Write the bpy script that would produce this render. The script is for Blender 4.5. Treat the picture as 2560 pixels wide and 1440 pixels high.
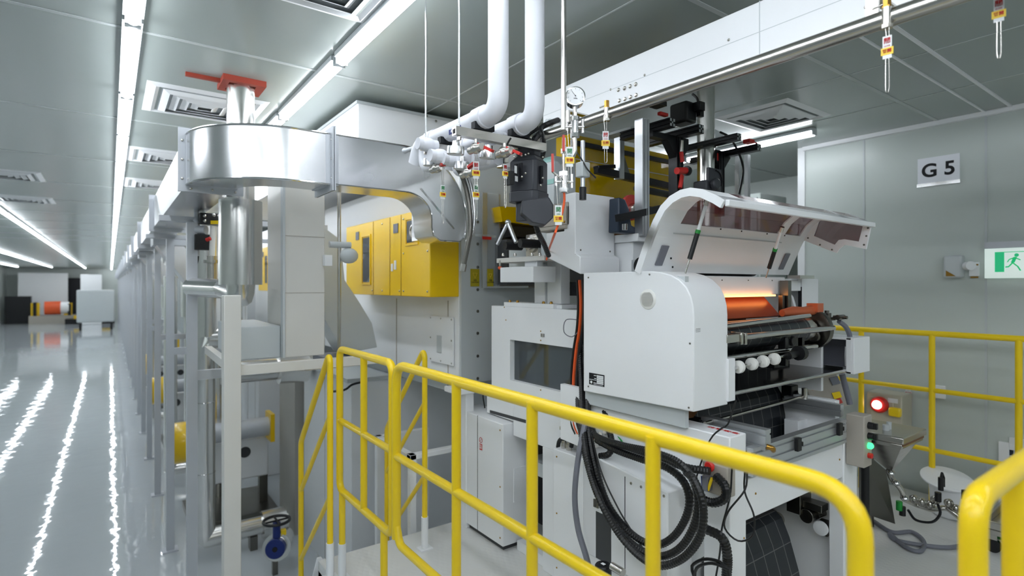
import bpy, bmesh, math, random
from mathutils import Vector, Matrix
random.seed(7)
SC = bpy.context.scene
for o in list(bpy.data.objects): bpy.data.objects.remove(o)
COL = SC.collection
# ---------------------------------------------------------------- camera, world, exposure
H = 2.35                       # camera height above the hall floor; all builders use heights relative to it
YAW = math.radians(36.06)
cam = bpy.data.cameras.new('camera'); camo = bpy.data.objects.new('camera', cam); COL.objects.link(camo)
cam.sensor_width = 36; cam.lens = 1380/2560*36
camo.location = (0, 0, H); camo.rotation_euler = (math.radians(90), 0, -YAW)
cam.shift_y = -(720-712)/2560
cam.clip_start = .02; cam.clip_end = 200
cam.dof.use_dof = True; cam.dof.focus_distance = 2.15; cam.dof.aperture_fstop = 2.2
SC.camera = camo
w = bpy.data.worlds.new('world'); SC.world = w; w.use_nodes = True
w.node_tree.nodes['Background'].inputs[0].default_value = (.9, .95, 1, 1)
w.node_tree.nodes['Background'].inputs[1].default_value = .4
SC.view_settings.view_transform = 'Standard'; SC.view_settings.look = 'None'
SC.view_settings.gamma = 1; SC.view_settings.use_curve_mapping = False
SC.view_settings.exposure = 0.55
LAMP = 15.0                    # radiance of the batten lamps
# ---------------------------------------------------------------- helpers
SA, CA = math.sin(YAW), math.cos(YAW)
def at(px, py, X=None, Y=None, Z=None, D=None):
    """3D point (relative height) where the sight line through a photo point meets a given plane"""
    t = (px-1280)/1380; v = (712-py)/1380
    kx, ky = SA+CA*t, CA-SA*t
    if X is not None: D = X/kx
    elif Y is not None: D = Y/ky
    elif Z is not None: D = Z/v
    return Vector((D*kx, D*ky, D*v))
def lin(c):
    return tuple((x/255/12.92 if x/255 <= .04045 else ((x/255+.055)/1.055)**2.4) for x in c)
MATS = {}
def mat(name, rgb, rough=.4, metal=0, var=.04, vscale=6, bump=0, bscale=40, emit=None, estr=0, alpha=1, trans=0, coat=0, rvar=0, spec=.5, stretch=None, ior=1.45):
    m = bpy.data.materials.new(name); m.use_nodes = True; nt = m.node_tree; N = nt.nodes; L = nt.links
    b = N['Principled BSDF']; c = lin(rgb)
    b.inputs['Roughness'].default_value = rough; b.inputs['Metallic'].default_value = metal
    b.inputs['Base Color'].default_value = (*c, 1); b.inputs['IOR'].default_value = ior
    b.inputs['Specular IOR Level'].default_value = spec
    if coat: b.inputs['Coat Weight'].default_value = coat; b.inputs['Coat Roughness'].default_value = .08
    if alpha < 1: b.inputs['Alpha'].default_value = alpha
    if trans: b.inputs['Transmission Weight'].default_value = trans
    tc = N.new('ShaderNodeTexCoord'); mp = N.new('ShaderNodeMapping')
    L.new(tc.outputs['Object'], mp.inputs[0])
    if stretch: mp.inputs['Scale'].default_value = stretch
    if var:
        n = N.new('ShaderNodeTexNoise'); n.inputs['Scale'].default_value = vscale; n.inputs['Detail'].default_value = 4
        L.new(mp.outputs[0], n.inputs[0])
        mx = N.new('ShaderNodeMix'); mx.data_type = 'RGBA'
        mx.inputs[6].default_value = (*[x*(1-var) for x in c], 1); mx.inputs[7].default_value = (*[min(1, x*(1+var)) for x in c], 1)
        L.new(n.outputs[0], mx.inputs[0]); L.new(mx.outputs[2], b.inputs['Base Color'])
        if rvar:
            mr = N.new('ShaderNodeMapRange'); mr.inputs[3].default_value = max(0, rough-rvar); mr.inputs[4].default_value = rough+rvar
            L.new(n.outputs[0], mr.inputs[0]); L.new(mr.outputs[0], b.inputs['Roughness'])
    if bump:
        n2 = N.new('ShaderNodeTexNoise'); n2.inputs['Scale'].default_value = bscale; n2.inputs['Detail'].default_value = 2
        L.new(mp.outputs[0], n2.inputs[0])
        bp = N.new('ShaderNodeBump'); bp.inputs['Strength'].default_value = bump; bp.inputs['Distance'].default_value = .01
        L.new(n2.outputs[0], bp.inputs['Height']); L.new(bp.outputs[0], b.inputs['Normal'])
    if emit:
        b.inputs['Emission Color'].default_value = (*lin(emit), 1); b.inputs['Emission Strength'].default_value = estr
    MATS[name] = m; return m
def tree(m): return m.node_tree, m.node_tree.nodes, m.node_tree.links
class MB:
    def __init__(s): s.bm = bmesh.new()
    def poly(s, vs, fs):
        v = [s.bm.verts.new(p) for p in vs]
        for f in fs:
            try: s.bm.faces.new([v[i] for i in f])
            except ValueError: pass
        return s
    def box(s, x0, x1, y0, y1, z0, z1):
        if x0 > x1: x0, x1 = x1, x0
        if y0 > y1: y0, y1 = y1, y0
        if z0 > z1: z0, z1 = z1, z0
        return s.poly([(x0,y0,z0),(x1,y0,z0),(x1,y1,z0),(x0,y1,z0),(x0,y0,z1),(x1,y0,z1),(x1,y1,z1),(x0,y1,z1)],
               [(3,2,1,0),(4,5,6,7),(0,1,5,4),(1,2,6,5),(2,3,7,6),(3,0,4,7)])
    def bar(s, a, b, wd, ht, up=(0,0,1)):
        a, b = Vector(a), Vector(b); d = (b-a).normalized(); u = Vector(up)
        if abs(d.dot(u)) > .95: u = Vector((1,0,0))
        r = d.cross(u).normalized(); u = r.cross(d).normalized()
        vs = []
        for p in (a, b):
            for i, j in ((-1,-1),(1,-1),(1,1),(-1,1)): vs.append(p + r*wd/2*i + u*ht/2*j)
        return s.poly(vs, [(0,1,2,3),(7,6,5,4),(0,4,5,1),(1,5,6,2),(2,6,7,3),(3,7,4,0)])
    def ring(s, c, d, r, n, up=None):
        d = d.normalized(); u = up or (Vector((0,0,1)) if abs(d.z) < .9 else Vector((1,0,0)))
        x = d.cross(u).normalized(); y = x.cross(d).normalized()
        return [s.bm.verts.new(c + (x*math.cos(2*math.pi*i/n) + y*math.sin(2*math.pi*i/n))*r) for i in range(n)]
    def lathe(s, a, d, prof, n=20, cap=True):
        """prof: (radius, distance along d from a)"""
        a = Vector(a); d = Vector(d).normalized(); rs = [s.ring(a+d*h, d, max(r, 1e-5), n) for r, h in prof]
        for p, q in zip(rs, rs[1:]):
            for i in range(n): s.bm.faces.new((p[i], p[(i+1)%n], q[(i+1)%n], q[i]))
        if cap:
            s.bm.faces.new(rs[0][::-1]); s.bm.faces.new(rs[-1])
        return s
    def cyl(s, a, b, r, r2=None, n=16):
        a, b = Vector(a), Vector(b); return s.lathe(a, b-a, [(r, 0), (r if r2 is None else r2, (b-a).length)], n)
    def sweep(s, pts, r, n=10, closed=False, rfun=None, flat=None):
        pts = [Vector(p) for p in pts]; k = len(pts)
        T = []
        for i in range(k):
            if closed: T.append((pts[(i+1)%k]-pts[i-1]).normalized())
            else: T.append((pts[min(i+1,k-1)]-pts[max(i-1,0)]).normalized())
        u = Vector((0,0,1)) if abs(T[0].z) < .9 else Vector((1,0,0))
        x = T[0].cross(u).normalized(); rs = []
        for i in range(k):
            x = (x - T[i]*x.dot(T[i])).normalized(); y = T[i].cross(x)
            rr = r*(rfun(i) if rfun else 1)
            rs.append([s.bm.verts.new(pts[i] + (x*math.cos(2*math.pi*j/n) + y*math.sin(2*math.pi*j/n))*rr) for j in range(n)])
        prs = list(zip(rs, rs[1:])) + ([(rs[-1], rs[0])] if closed else [])
        for p, q in prs:
            for j in range(n): s.bm.faces.new((p[j], p[(j+1)%n], q[(j+1)%n], q[j]))
        if not closed: s.bm.faces.new(rs[0][::-1]); s.bm.faces.new(rs[-1])
        return s
    def pipe(s, pts, r, bend=.06, n=12, seg=6):
        """straight runs with rounded corners"""
        pts = [Vector(p) for p in pts]; out = [pts[0]]
        for i in range(1, len(pts)-1):
            a, b, c = pts[i-1], pts[i], pts[i+1]; l = min(bend, (a-b).length*.49, (c-b).length*.49)
            p = b+(a-b).normalized()*l; q = b+(c-b).normalized()*l
            for j in range(seg+1):
                t = j/seg; out.append(p*(1-t)**2 + b*2*t*(1-t) + q*t*t)
        out.append(pts[-1]); return s.sweep(out, r, n)
    def prism(s, pl, ax, a, b):
        def P(u, v, w): return {'x': (w,u,v), 'y': (u,w,v), 'z': (u,v,w)}[ax]
        n = len(pl); vs = [P(u,v,a) for u,v in pl] + [P(u,v,b) for u,v in pl]
        return s.poly(vs, [tuple(range(n))[::-1], tuple(range(n,2*n))] + [(i,(i+1)%n,(i+1)%n+n,i+n) for i in range(n)])
    def shell(s, pl, ax, a, b, th):
        """open curved sheet of thickness th following the 2D polyline pl"""
        n = len(pl); off = []
        for i in range(n):
            p, q = Vector(pl[max(i-1,0)]), Vector(pl[min(i+1,n-1)]); d = (q-p).normalized()
            off.append((pl[i][0]-d.y*th, pl[i][1]+d.x*th))
        for i in range(n-1):
            s.prism([pl[i], pl[i+1], off[i+1], off[i]], ax, a, b)
        bmesh.ops.remove_doubles(s.bm, verts=s.bm.verts, dist=1e-5)
        return s
    def sph(s, c, r, n=12, sc=(1,1,1)):
        m = Matrix.Translation(Vector(c)) @ Matrix.Diagonal((*sc, 1))
        bmesh.ops.create_uvsphere(s.bm, u_segments=n, v_segments=max(6, n//2), radius=r, matrix=m); return s
    def xf(s, mtx): s.bm.transform(mtx); return s
    def islands(s, name, m, parent=None, bevel=0):
        """link every separate piece as a part of its own"""
        s.bm.verts.ensure_lookup_table(); seen = set(); comps = []
        for v in s.bm.verts:
            if v in seen: continue
            st = [v]; seen.add(v); comp = []
            while st:
                a = st.pop(); comp.append(a)
                for e in a.link_edges:
                    b = e.other_vert(a)
                    if b not in seen: seen.add(b); st.append(b)
            comps.append(comp)
        for comp in comps:
            q = MB(); mp = {v: q.bm.verts.new(v.co) for v in comp}
            for f in {f for v in comp for f in v.link_faces}: q.bm.faces.new([mp[v] for v in f.verts])
            q.build(name, m, parent, bevel)
        s.bm.free()
    def build(s, name, m, parent=None, bevel=0, smooth=True):
        o_ = org(parent) if parent else Vector((0,0,0))
        bmesh.ops.recalc_face_normals(s.bm, faces=s.bm.faces)
        me = bpy.data.meshes.new(name)
        if parent is None and s.bm.verts:
            xs = [v.co.x for v in s.bm.verts]; ys = [v.co.y for v in s.bm.verts]; zs = [v.co.z for v in s.bm.verts]
            o_ = Vector(((min(xs)+max(xs))/2, (min(ys)+max(ys))/2, min(zs)))
        for v in s.bm.verts: v.co -= o_
        s.bm.to_mesh(me); s.bm.free()
        me.materials.append(MATS[m] if isinstance(m, str) else m)
        if smooth:
            me.shade_smooth(); me.set_sharp_from_angle(angle=math.radians(38))
        ob = bpy.data.objects.new(name, me); COL.objects.link(ob)
        if parent: ob.parent = parent
        else: ob.location = o_
        if bevel:
            bv = ob.modifiers.new('bevel', 'BEVEL'); bv.width = bevel; bv.segments = 2; bv.limit_method = 'ANGLE'; bv.harden_normals = False
        return ob
def org(o):
    p = Vector((0,0,0))
    while o: p += o.location; o = o.parent
    return p
def tag(o, label, cat, group=None, kind=None):
    if label: o['label'] = label
    if cat: o['category'] = cat
    if group: o['group'] = group
    if kind: o['kind'] = kind
    return o
def thing(name, label, cat, loc, group=None):
    o = bpy.data.objects.new(name, None); COL.objects.link(o); o.location = loc; o.empty_display_size = .05
    return tag(o, label, cat, group)
def struct(name, mb, m, bevel=0):
    o = mb.build(name, m, None, bevel); o['kind'] = 'structure'; return o
KIDS = {}
def dup(root, dl=(0,0,0), label=None, group=None):
    def rec(o, par):
        c = o.copy(); COL.objects.link(c)
        if par: c.parent = par
        for ch in [x for x in bpy.data.objects if x.parent == o and x != c]: rec(ch, c)
        return c
    r = rec(root, None); r.location = root.location + Vector(dl)
    if label: r['label'] = label
    if group: r['group'] = group
    return r
def nth(n):
    return ['', 'first','second','third','fourth','fifth','sixth','seventh','eighth','ninth','tenth','eleventh','twelfth'][n] if n < 13 else '%d%s' % (n, {1:'st',2:'nd',3:'rd'}.get(n%10,'th') if n%100 not in (11,12,13) else 'th')
def smooth_pts(pts, step=.01):
    pts = [Vector(p) for p in pts]; out = []; P_ = [pts[0]*2-pts[1]] + pts + [pts[-1]*2-pts[-2]]
    for i in range(1, len(P_)-2):
        a, b, c, d = P_[i-1:i+3]; k = max(2, int((c-b).length/step))
        for j in range(k):
            t = j/k; out.append(.5*((2*b)+(c-a)*t+(2*a-5*b+4*c-d)*t*t+(3*b-a-3*c+d)*t**3))
    out.append(pts[-1]); return out
def cable(name, pts, r, m, parent=None, ribs=False, label=None, cat='cable', group=None, n=8):
    q = smooth_pts(pts, .0025 if ribs else .012)
    o = MB().sweep(q, r, n, rfun=(lambda i: 1.0+.07*math.sin(i*1.57)) if ribs else None).build(name, m, parent)
    if label: tag(o, label, cat, group)
    return o
def text(name, s, c, right, up, size, m, parent=None, th=.0004, wid=None, bold=0):
    cu = bpy.data.curves.new(name, 'FONT'); cu.body = s; cu.size = size; cu.align_x = 'CENTER'; cu.align_y = 'CENTER'; cu.extrude = th; cu.offset = bold
    ob = bpy.data.objects.new('tmp', cu); COL.objects.link(ob)
    me = bpy.data.meshes.new_from_object(ob.evaluated_get(bpy.context.evaluated_depsgraph_get()))
    bpy.data.objects.remove(ob); bpy.data.curves.remove(cu)
    if wid and me.vertices:
        xs = [v.co.x for v in me.vertices]; k = wid/(max(xs)-min(xs)) if max(xs) > min(xs) else 1
        for v in me.vertices: v.co.x *= k
    r, u = Vector(right).normalized(), Vector(up).normalized(); f = r.cross(u)
    o_ = org(parent) if parent else Vector((0,0,0))
    for v in me.vertices:
        q = Vector(c) + r*v.co.x + u*v.co.y + f*v.co.z - o_; v.co = q
    me.materials.clear(); me.materials.append(MATS[m]); me.name = name
    o = bpy.data.objects.new(name, me); COL.objects.link(o)
    if parent: o.parent = parent
    return o
def screws(mb, pts, d, r=.004, h=.003):
    for p in pts: mb.lathe(p, d, [(r, -.001), (r, h*.6), (r*.6, h)], 10)
    return mb
NX, NY = (-1,0,0), (0,-1,0)    # outward normals of the faces turned to the aisle and to the camera
# ---------------------------------------------------------------- materials
mat('white', (238,240,242), .32, var=.015, bump=.02, bscale=180)
mat('white_warm', (216,214,208), .38, var=.02)
mat('grey_white', (196,202,204), .38, var=.02)
mat('panel_wall', (198,206,202), .28, var=.02, vscale=1.2)
mat('ceiling_panel', (164,173,169), .22, var=.02, vscale=.8, bump=.015, bscale=1.5)
mat('trim_grey', (190,197,196), .4)
mat('yellow', (250,214,24), .3, var=.03, coat=.3)
mat('yellow_panel', (248,204,14), .28, var=.03, coat=.2)
mat('yellow_guard', (216,178,0), .12, var=.03, alpha=.9, coat=.4)
mat('steel', (196,193,187), .24, 1, var=.08, vscale=12, rvar=.06, stretch=(1,1,6))
mat('steel_dark', (120,118,112), .3, 1, var=.1)
mat('tray_steel', (62,64,64), .12, .7, var=.15, vscale=3)  # reflection of the dark web put into the tray's base colour
mat('chrome', (205,205,205), .1, 1, var=.03)
mat('galv', (228,229,231), .25, 1, var=.12, vscale=5, bump=.12, bscale=3, rvar=.06)
mat('foil', (224,223,220), .2, 1, var=.06, vscale=8, bump=.1, bscale=7)
mat('flange_grey', (196,200,206), .45, .2)
mat('alu', (198,201,204), .32, .8, var=.03, stretch=(1,1,12))
mat('black', (22,23,25), .38, var=.1)
mat('black_rib', (20,21,23), .3, var=.1)
mat('black_profile', (26,27,30), .32, .3, var=.08)
mat('motor_grey', (70,72,78), .42, .2, var=.06)
mat('lagging', (222,224,230), .6, var=.02, bump=.25, bscale=14)
mat('hose_grey', (118,120,130), .5)
mat('red', (205,40,34), .4)
mat('red_dull', (196,70,62), .45)
mat('orange', (228,92,42), .4)
mat('orange_arm', (200,104,66), .4, .2)
mat('blue', (34,52,120), .35, .2)
mat('navy', (38,50,66), .4, .1)
mat('green', (30,150,60), .4)
mat('tan', (170,164,154), .5)
mat('box_beige', (196,192,176), .5)
mat('gasket', (166,66,48), .6, var=.15)
mat('concrete', (170,168,162), .8, var=.12, vscale=4, bump=.2, bscale=20)
mat('throat_grey', (150,156,158), .6)
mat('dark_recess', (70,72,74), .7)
mat('tint', (120,72,74), .06, alpha=.62)
mat('clear', (200,205,208), .05, alpha=.22)
mat('glass_dark', (86,92,96), .03, .35, spec=1)
mat('ink', (20,22,28), .6, var=0)
mat('ink_blue', (30,45,110), .6, var=0)
mat('ink_red', (190,30,30), .6, var=0)
mat('ink_green', (20,130,70), .6, var=0)
mat('tag_white', (232,234,236), .4, var=.01)
mat('tag_yellow', (246,212,70), .4, var=.02)
mat('label_red', (200,60,55), .5, var=.02)
mat('dial', (226,228,230), .3, var=0)
mat('sign_white', (238,241,248), .15, var=.01)
mat('wheel_rubber', (232,232,228), .5, var=.01)
mat('brass', (170,130,60), .3, .9)
mat('lamp_tube', (250,252,255), .4, var=0, emit=(244,249,255), estr=LAMP)
mat('exit_face', (225,240,232), .3, var=0, emit=(225,240,235), estr=.3)
mat('exit_green', (30,170,110), .3, var=0, emit=(40,190,130), estr=.35)
mat('red_lamp', (255,180,170), .3, var=0, emit=(255,225,220), estr=4)
mat('green_lamp', (60,220,120), .3, var=0, emit=(60,240,130), estr=1.6)
mat('orange_lamp', (255,180,110), .3, var=0, emit=(255,170,95), estr=3)
mat('copper_film', (128,50,20), .3, .1, var=.15, vscale=3)
mat('brown', (120,84,52), .6)
# printed web: dark film with fine pale lines
def web(name, grid):
    m = mat(name, (34,38,42), .3, .2, var=.1); nt, N, L = tree(m); b = N['Principled BSDF']
    tc = N.new('ShaderNodeTexCoord'); sx = N.new('ShaderNodeSeparateXYZ'); L.new(tc.outputs['Object'], sx.inputs[0])
    def line(out, per, wid):
        a = N.new('ShaderNodeMath'); a.operation = 'DIVIDE'; L.new(out, a.inputs[0]); a.inputs[1].default_value = per
        f = N.new('ShaderNodeMath'); f.operation = 'FRACT'; L.new(a.outputs[0], f.inputs[0])
        g = N.new('ShaderNodeMath'); g.operation = 'LESS_THAN'; L.new(f.outputs[0], g.inputs[0]); g.inputs[1].default_value = wid
        return g.outputs[0]
    o = line(sx.outputs[0], .075, .06)
    if grid:
        mxm = N.new('ShaderNodeMath'); mxm.operation = 'MAXIMUM'; L.new(o, mxm.inputs[0]); L.new(line(sx.outputs[2], .11, .03), mxm.inputs[1]); o = mxm.outputs[0]
    mx = N.new('ShaderNodeMix'); mx.data_type = 'RGBA'; L.new(o, mx.inputs[0])
    mx.inputs[6].default_value = (*lin((36,40,45)), 1); mx.inputs[7].default_value = (*lin((104,104,104)), 1)
    L.new(mx.outputs[2], b.inputs['Base Color'])
web('web_lines', False); web('web_grid', True)
# epoxy floor: glossy, slightly wavy
m = mat('epoxy', (188,194,198), .035, var=.03, vscale=.7, spec=.8)
nt, N, L = tree(m); tc = N.new('ShaderNodeTexCoord'); n1 = N.new('ShaderNodeTexNoise'); n1.inputs['Scale'].default_value = 4.0; n1.inputs['Detail'].default_value = 2.5
L.new(tc.outputs['Object'], n1.inputs[0]); bp = N.new('ShaderNodeBump'); bp.inputs['Strength'].default_value = .33; bp.inputs['Distance'].default_value = .01
L.new(n1.outputs[0], bp.inputs['Height']); L.new(bp.outputs[0], N['Principled BSDF'].inputs['Normal'])
# tread plate with raised lozenges
m = mat('tread', (222,223,221), .42, .1, var=.05)
nt, N, L = tree(m); tc = N.new('ShaderNodeTexCoord'); v = N.new('ShaderNodeTexVoronoi'); v.inputs['Scale'].default_value = 44; v.inputs['Randomness'].default_value = .25
mp = N.new('ShaderNodeMapping'); mp.inputs['Rotation'].default_value = (0,0,.78); mp.inputs['Scale'].default_value = (1,.55,1)
L.new(tc.outputs['Object'], mp.inputs[0]); L.new(mp.outputs[0], v.inputs[0]); bp = N.new('ShaderNodeBump'); bp.inputs['Strength'].default_value = .35; bp.inputs['Distance'].default_value = .004; bp.invert = True
L.new(v.outputs[0], bp.inputs['Height']); L.new(bp.outputs[0], N['Principled BSDF'].inputs['Normal'])
ZC, ZF, ZP = 1.10, -H, -1.41   # ceiling, hall floor, operator platform (relative to the camera)
# ================================================================ SETTING
YF, YB, XL, XW = 47.0, -6.0, -5.3, 4.5
struct('floor', MB().box(XL-.2, 7.2, YB-.2, YF+.2, ZF-.1, ZF), 'epoxy')
struct('ceiling', MB().box(XL-.2, 7.2, YB-.2, YF+.2, ZC, ZC+.1), 'ceiling_panel')
struct('wall_left', MB().box(XL-.1, XL, YB, YF, ZF, ZC), 'panel_wall')
struct('wall_far', MB().box(XL-.1, 7.1, YF, YF+.1, ZF, ZC), 'panel_wall')
struct('wall_back', MB().box(XL-.1, 7.1, YB-.1, YB, ZF, ZC), 'panel_wall')
struct('wall_right', MB().box(XW, XW+.12, YB, 2.23, ZF, ZC), 'panel_wall')
struct('wall_recess', MB().box(5.6, 5.7, 2.0, YF, ZF, ZC), 'panel_wall')
struct('wall_return', MB().box(XW+.12, 5.6, 1.9, 2.0, ZF, ZC), 'panel_wall')
struct('trim_1', MB().box(XW-.012, XW+.132, 2.19, 2.245, ZF, ZC), 'white')
struct('trim_2', MB().box(XW-.03, XW, YB, 2.2, ZC-.03, ZC), 'white')
mb = MB()
for y in (1.3, 2.87, 4.45, 6.05, 7.65, 9.25, 10.85, 12.45, 14.05, 15.65, 17.25): mb.box(XL, 5.6, y, y+.022, ZC-.003, ZC+.01)
struct('trim_3', mb, 'trim_grey')
mb = MB()
for x in (1.63, 2.35, 3.12, 3.83): mb.box(x, x+.008, YB, YF, ZC-.002, ZC+.01)
struct('trim_4', mb, 'trim_grey')
mb = MB()
for px in (2160, 2465): y = at(px, 712, X=XW).y; mb.box(XW-.003, XW+.01, y-.006, y+.006, ZF, ZC-.03)
struct('trim_5', mb, 'grey_white')
struct('trim_6', MB().box(2.3, XW-.03, .93, .945, ZC-.008, ZC).box(2.3, XW-.03, 1.06, 1.07, ZC-.008, ZC), 'white')
struct('baseboard_left', MB().box(XL, XL+.015, YB, YF, ZF, ZF+.1), 'grey_white')
# operator platform and its steps
pf = MB().box(.86, 4.45, -1.0, 2.86, ZP-.05, ZP)
pf.box(.86, .90, -1.0, 2.86, ZP-.2, ZP-.05).box(.86, 4.45, 2.80, 2.86, ZP-.2, ZP-.05)
for x in (1.0, 2.6, 4.3):
    for y in (-.8, 1.0, 2.55): pf.box(x, x+.08, y, y+.08, ZF, ZP-.05)
struct('floor_platform', pf, 'tread')
# ================================================================ CEILING LAMPS
def lamp(loc, label, group):
    t = thing('batten_lamp', label, 'ceiling lamp', loc, group); x, y, z = loc
    MB().box(x-.036, x+.036, y+.02, y+1.05, z-.002, z+.022).box(x-.028, x+.028, y+.01, y+.02, z-.03, z+.02).box(x-.028, x+.028, y+1.05, y+1.06, z-.03, z+.02).build('housing', 'grey_white', t)
    MB().prism([(x+.027*math.cos(a), z-.006+.03*math.sin(a)) for a in [math.pi+i*math.pi/8 for i in range(9)]], 'y', y+.02, y+1.05).build('diffuser_tube', 'lamp_tube', t)
    return t
rows = [(.075, 2.75-1.08*8, 51, 'row over the aisle'), (.89, 2.58-1.07*8, 51, 'row over the machine line'),
        (-1.27, 10.0, 32, 'row left of the aisle'), (-2.85, 9.0, 32, 'second row left of the aisle'), (-4.4, 8.0, 33, 'row beside the left wall')]
proto = None
for X, Y0, n, nm in rows:
    for k in range(n):
        y = Y0 + k*1.075
        if y > YF-1.2 or y < YB+.1: continue
        lb = 'white batten lamp, %s from the near end of the %s' % (nth(k+1), nm)
        if proto is None: proto = lamp((X, y, ZC-.024), lb, nm)
        else: dup(proto, Vector((X, y, ZC-.024))-proto.location, lb, nm)
for k, y in enumerate((1.86, 2.93, 4.0, 5.1)): dup(proto, Vector((3.98, y, ZC-.024))-proto.location, 'white fluorescent batten lamp near the right wall, %s from its near end' % nth(k+1), 'lamps near the right wall')
for k, (x, y) in enumerate(((2.6,-1.2),(2.6,-2.3),(2.6,-3.4),(-1.27,-1.2),(-1.27,-2.3),(-1.27,-3.4),(-1.27,1.2),(-1.27,3.4),(-1.27,.1),(-.6,-1.8),(-.6,-2.9),(-.6,-.7),(1.9,-1.9),(1.9,-3.0),(-2.4,-.6),(-2.4,.6))):  # unseen extra lamps added to brighten the front of the machine
    dup(proto, Vector((x, y, ZC-.024))-proto.location, 'added white fill batten lamp out of view behind or beside the camera, %s' % nth(k+1), 'added fill lamps out of view')
# ================================================================ AIR DIFFUSERS
def diffuser(c, sx, sy, label, group=None):
    x, y = c; z = ZC; t = thing('air_diffuser', label, 'air vent', (x, y, z-.03), group)
    f = MB()
    for a, b in ((1.0, .86),):
        for i in range(4):
            s = [(-1,-1),(1,-1),(1,1),(-1,1)]; p, q = s[i], s[(i+1)%4]
            f.poly([(x+p[0]*a*sx/2, y+p[1]*a*sy/2, z), (x+q[0]*a*sx/2, y+q[1]*a*sy/2, z), (x+q[0]*b*sx/2, y+q[1]*b*sy/2, z-.012), (x+p[0]*b*sx/2, y+p[1]*b*sy/2, z-.012),
                    (x+q[0]*b*.93*sx/2, y+q[1]*b*.93*sy/2, z), (x+p[0]*b*.93*sx/2, y+p[1]*b*.93*sy/2, z)], [(0,1,2,3), (3,2,4,5)])
    f.build('frame', 'white', t)
    MB().box(x-sx*.38, x+sx*.38, y-sy*.38, y+sy*.38, z-.004, z-.001).build('throat', 'throat_grey', t)
    for k in range(4):
        a = .74-.17*k; s = MB()
        for i in range(4):
            q4 = [(-1,-1),(1,-1),(1,1),(-1,1)]; p, q = q4[i], q4[(i+1)%4]; b = a-.11
            s.poly([(x+p[0]*a*sx/2, y+p[1]*a*sy/2, z-.008), (x+q[0]*a*sx/2, y+q[1]*a*sy/2, z-.008), (x+q[0]*b*sx/2, y+q[1]*b*sy/2, z-.022), (x+p[0]*b*sx/2, y+p[1]*b*sy/2, z-.022),
                    (x+p[0]*a*sx/2, y+p[1]*a*sy/2, z-.005), (x+q[0]*a*sx/2, y+q[1]*a*sy/2, z-.005), (x+q[0]*b*sx/2, y+q[1]*b*sy/2, z-.019), (x+p[0]*b*sx/2, y+p[1]*b*sy/2, z-.019)],
                    [(0,1,2,3),(4,5,6,7),(0,1,5,4),(3,2,6,7)])
        s.build('louvre', 'white', t)
    return t
diffuser((.47, 3.86), .62, .62, 'square white ceiling diffuser behind the foil clad flue')
diffuser((.42, 5.62), .62, .62, 'second white ceiling diffuser right of the centre lamp row')
diffuser((.42, 7.2), .62, .62, 'third white ceiling diffuser right of the centre lamp row')
diffuser((.62, 2.0), .5, .5, 'white ceiling diffuser cut off by the top edge')
diffuser((-.86, 7.4), .62, .62, 'white ceiling diffuser left of the centre lamp row')
diffuser((-.9, 9.4), .62, .62, 'farther white ceiling diffuser left of the centre lamp row')
c = at(1930, 292, Z=ZC); diffuser((c.x, c.y), .56, .5, 'square white ceiling diffuser beside the right hand lamp')
# ================================================================ RAILINGS
RZ = -.31
def rail(name, label, parts, group='yellow railings', cat='railing', feet=()):
    t = thing(name, label, cat, (parts[0][1][0][0], parts[0][1][0][1], ZP), group)
    for nm, pts, r, bend in parts: MB().pipe(pts, r, bend, 16, 8).build(nm, 'yellow', t)
    for x, y in feet: MB().cyl((x,y,ZP), (x,y,ZP+.17), .0185, n=14).box(x-.035, x+.035, y-.03, y+.03, ZP, ZP+.006).build('foot_sleeve', 'white', t)
    return t
X1 = .9; r1, r2 = .0178, .0155
def V(*a): return Vector(a)
rail('railing', 'yellow tube railing in the foreground along the platform edge', [
    ('top_rail', [V(X1,2.0,-.985), V(X1,2.0,RZ), V(X1+.01,.362,RZ-.004), V(X1+.01,.362,ZP)], r1, .075),
    ('middle_rail', [V(X1,2.0,-.665), V(X1,.37,-.665)], r2, 0),
    ('bottom_rail', [V(X1,2.0,-.93), V(X1,1.97,-1.0), V(X1,.37,-1.0)], r2, .03)] +
    [('post', [V(X1,y,RZ), V(X1,y,ZP)], r2, 0) for y in (1.54, 1.146, .745)])
rail('railing', 'short yellow railing panel with a centre bar at the head of the steps', [
    ('top_rail', [V(X1,2.34,-.988), V(X1,2.655,-.988), V(X1,2.655,RZ), V(X1,2.035,RZ), V(X1,2.035,-.988), V(X1,2.34,-.988)], .0165, .05),
    ('middle_rail', [V(X1,2.655,-.655), V(X1,2.035,-.655)], .0145, 0), ('post', [V(X1,2.34,RZ), V(X1,2.34,-.988)], .015, 0),
    ('foot_post', [V(X1,2.62,-.99), V(X1,2.62,ZP)], .015, 0), ('foot_post', [V(X1,2.12,-.99), V(X1,2.12,ZP)], .015, 0)], feet=((X1,2.62),))
for X, lb, sx in ((.855, 'yellow stair handrail left of the short railing panel', 0), (1.36, 'yellow stair handrail behind the short railing panel', .01)):
    y0 = 2.66; zt = -.345 if sx == 0 else -.36
    rail('handrail', lb, [
        ('top_rail', [V(X,y0,ZP), V(X,y0,zt-.02), V(X,y0+.018,zt), V(X,y0+.04,zt-.02), V(X,y0+.5,-.87), V(X,y0+.5,ZF)], .0145, .03),
        ('middle_rail', [V(X,y0,-.63), V(X,y0+.5,-1.14)], .012, 0),
        ('lower_rail', [V(X,y0,-1.02), V(X,y0+.5,-1.52)], .012, 0)], group='stair handrails', feet=((X,y0),))
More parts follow.
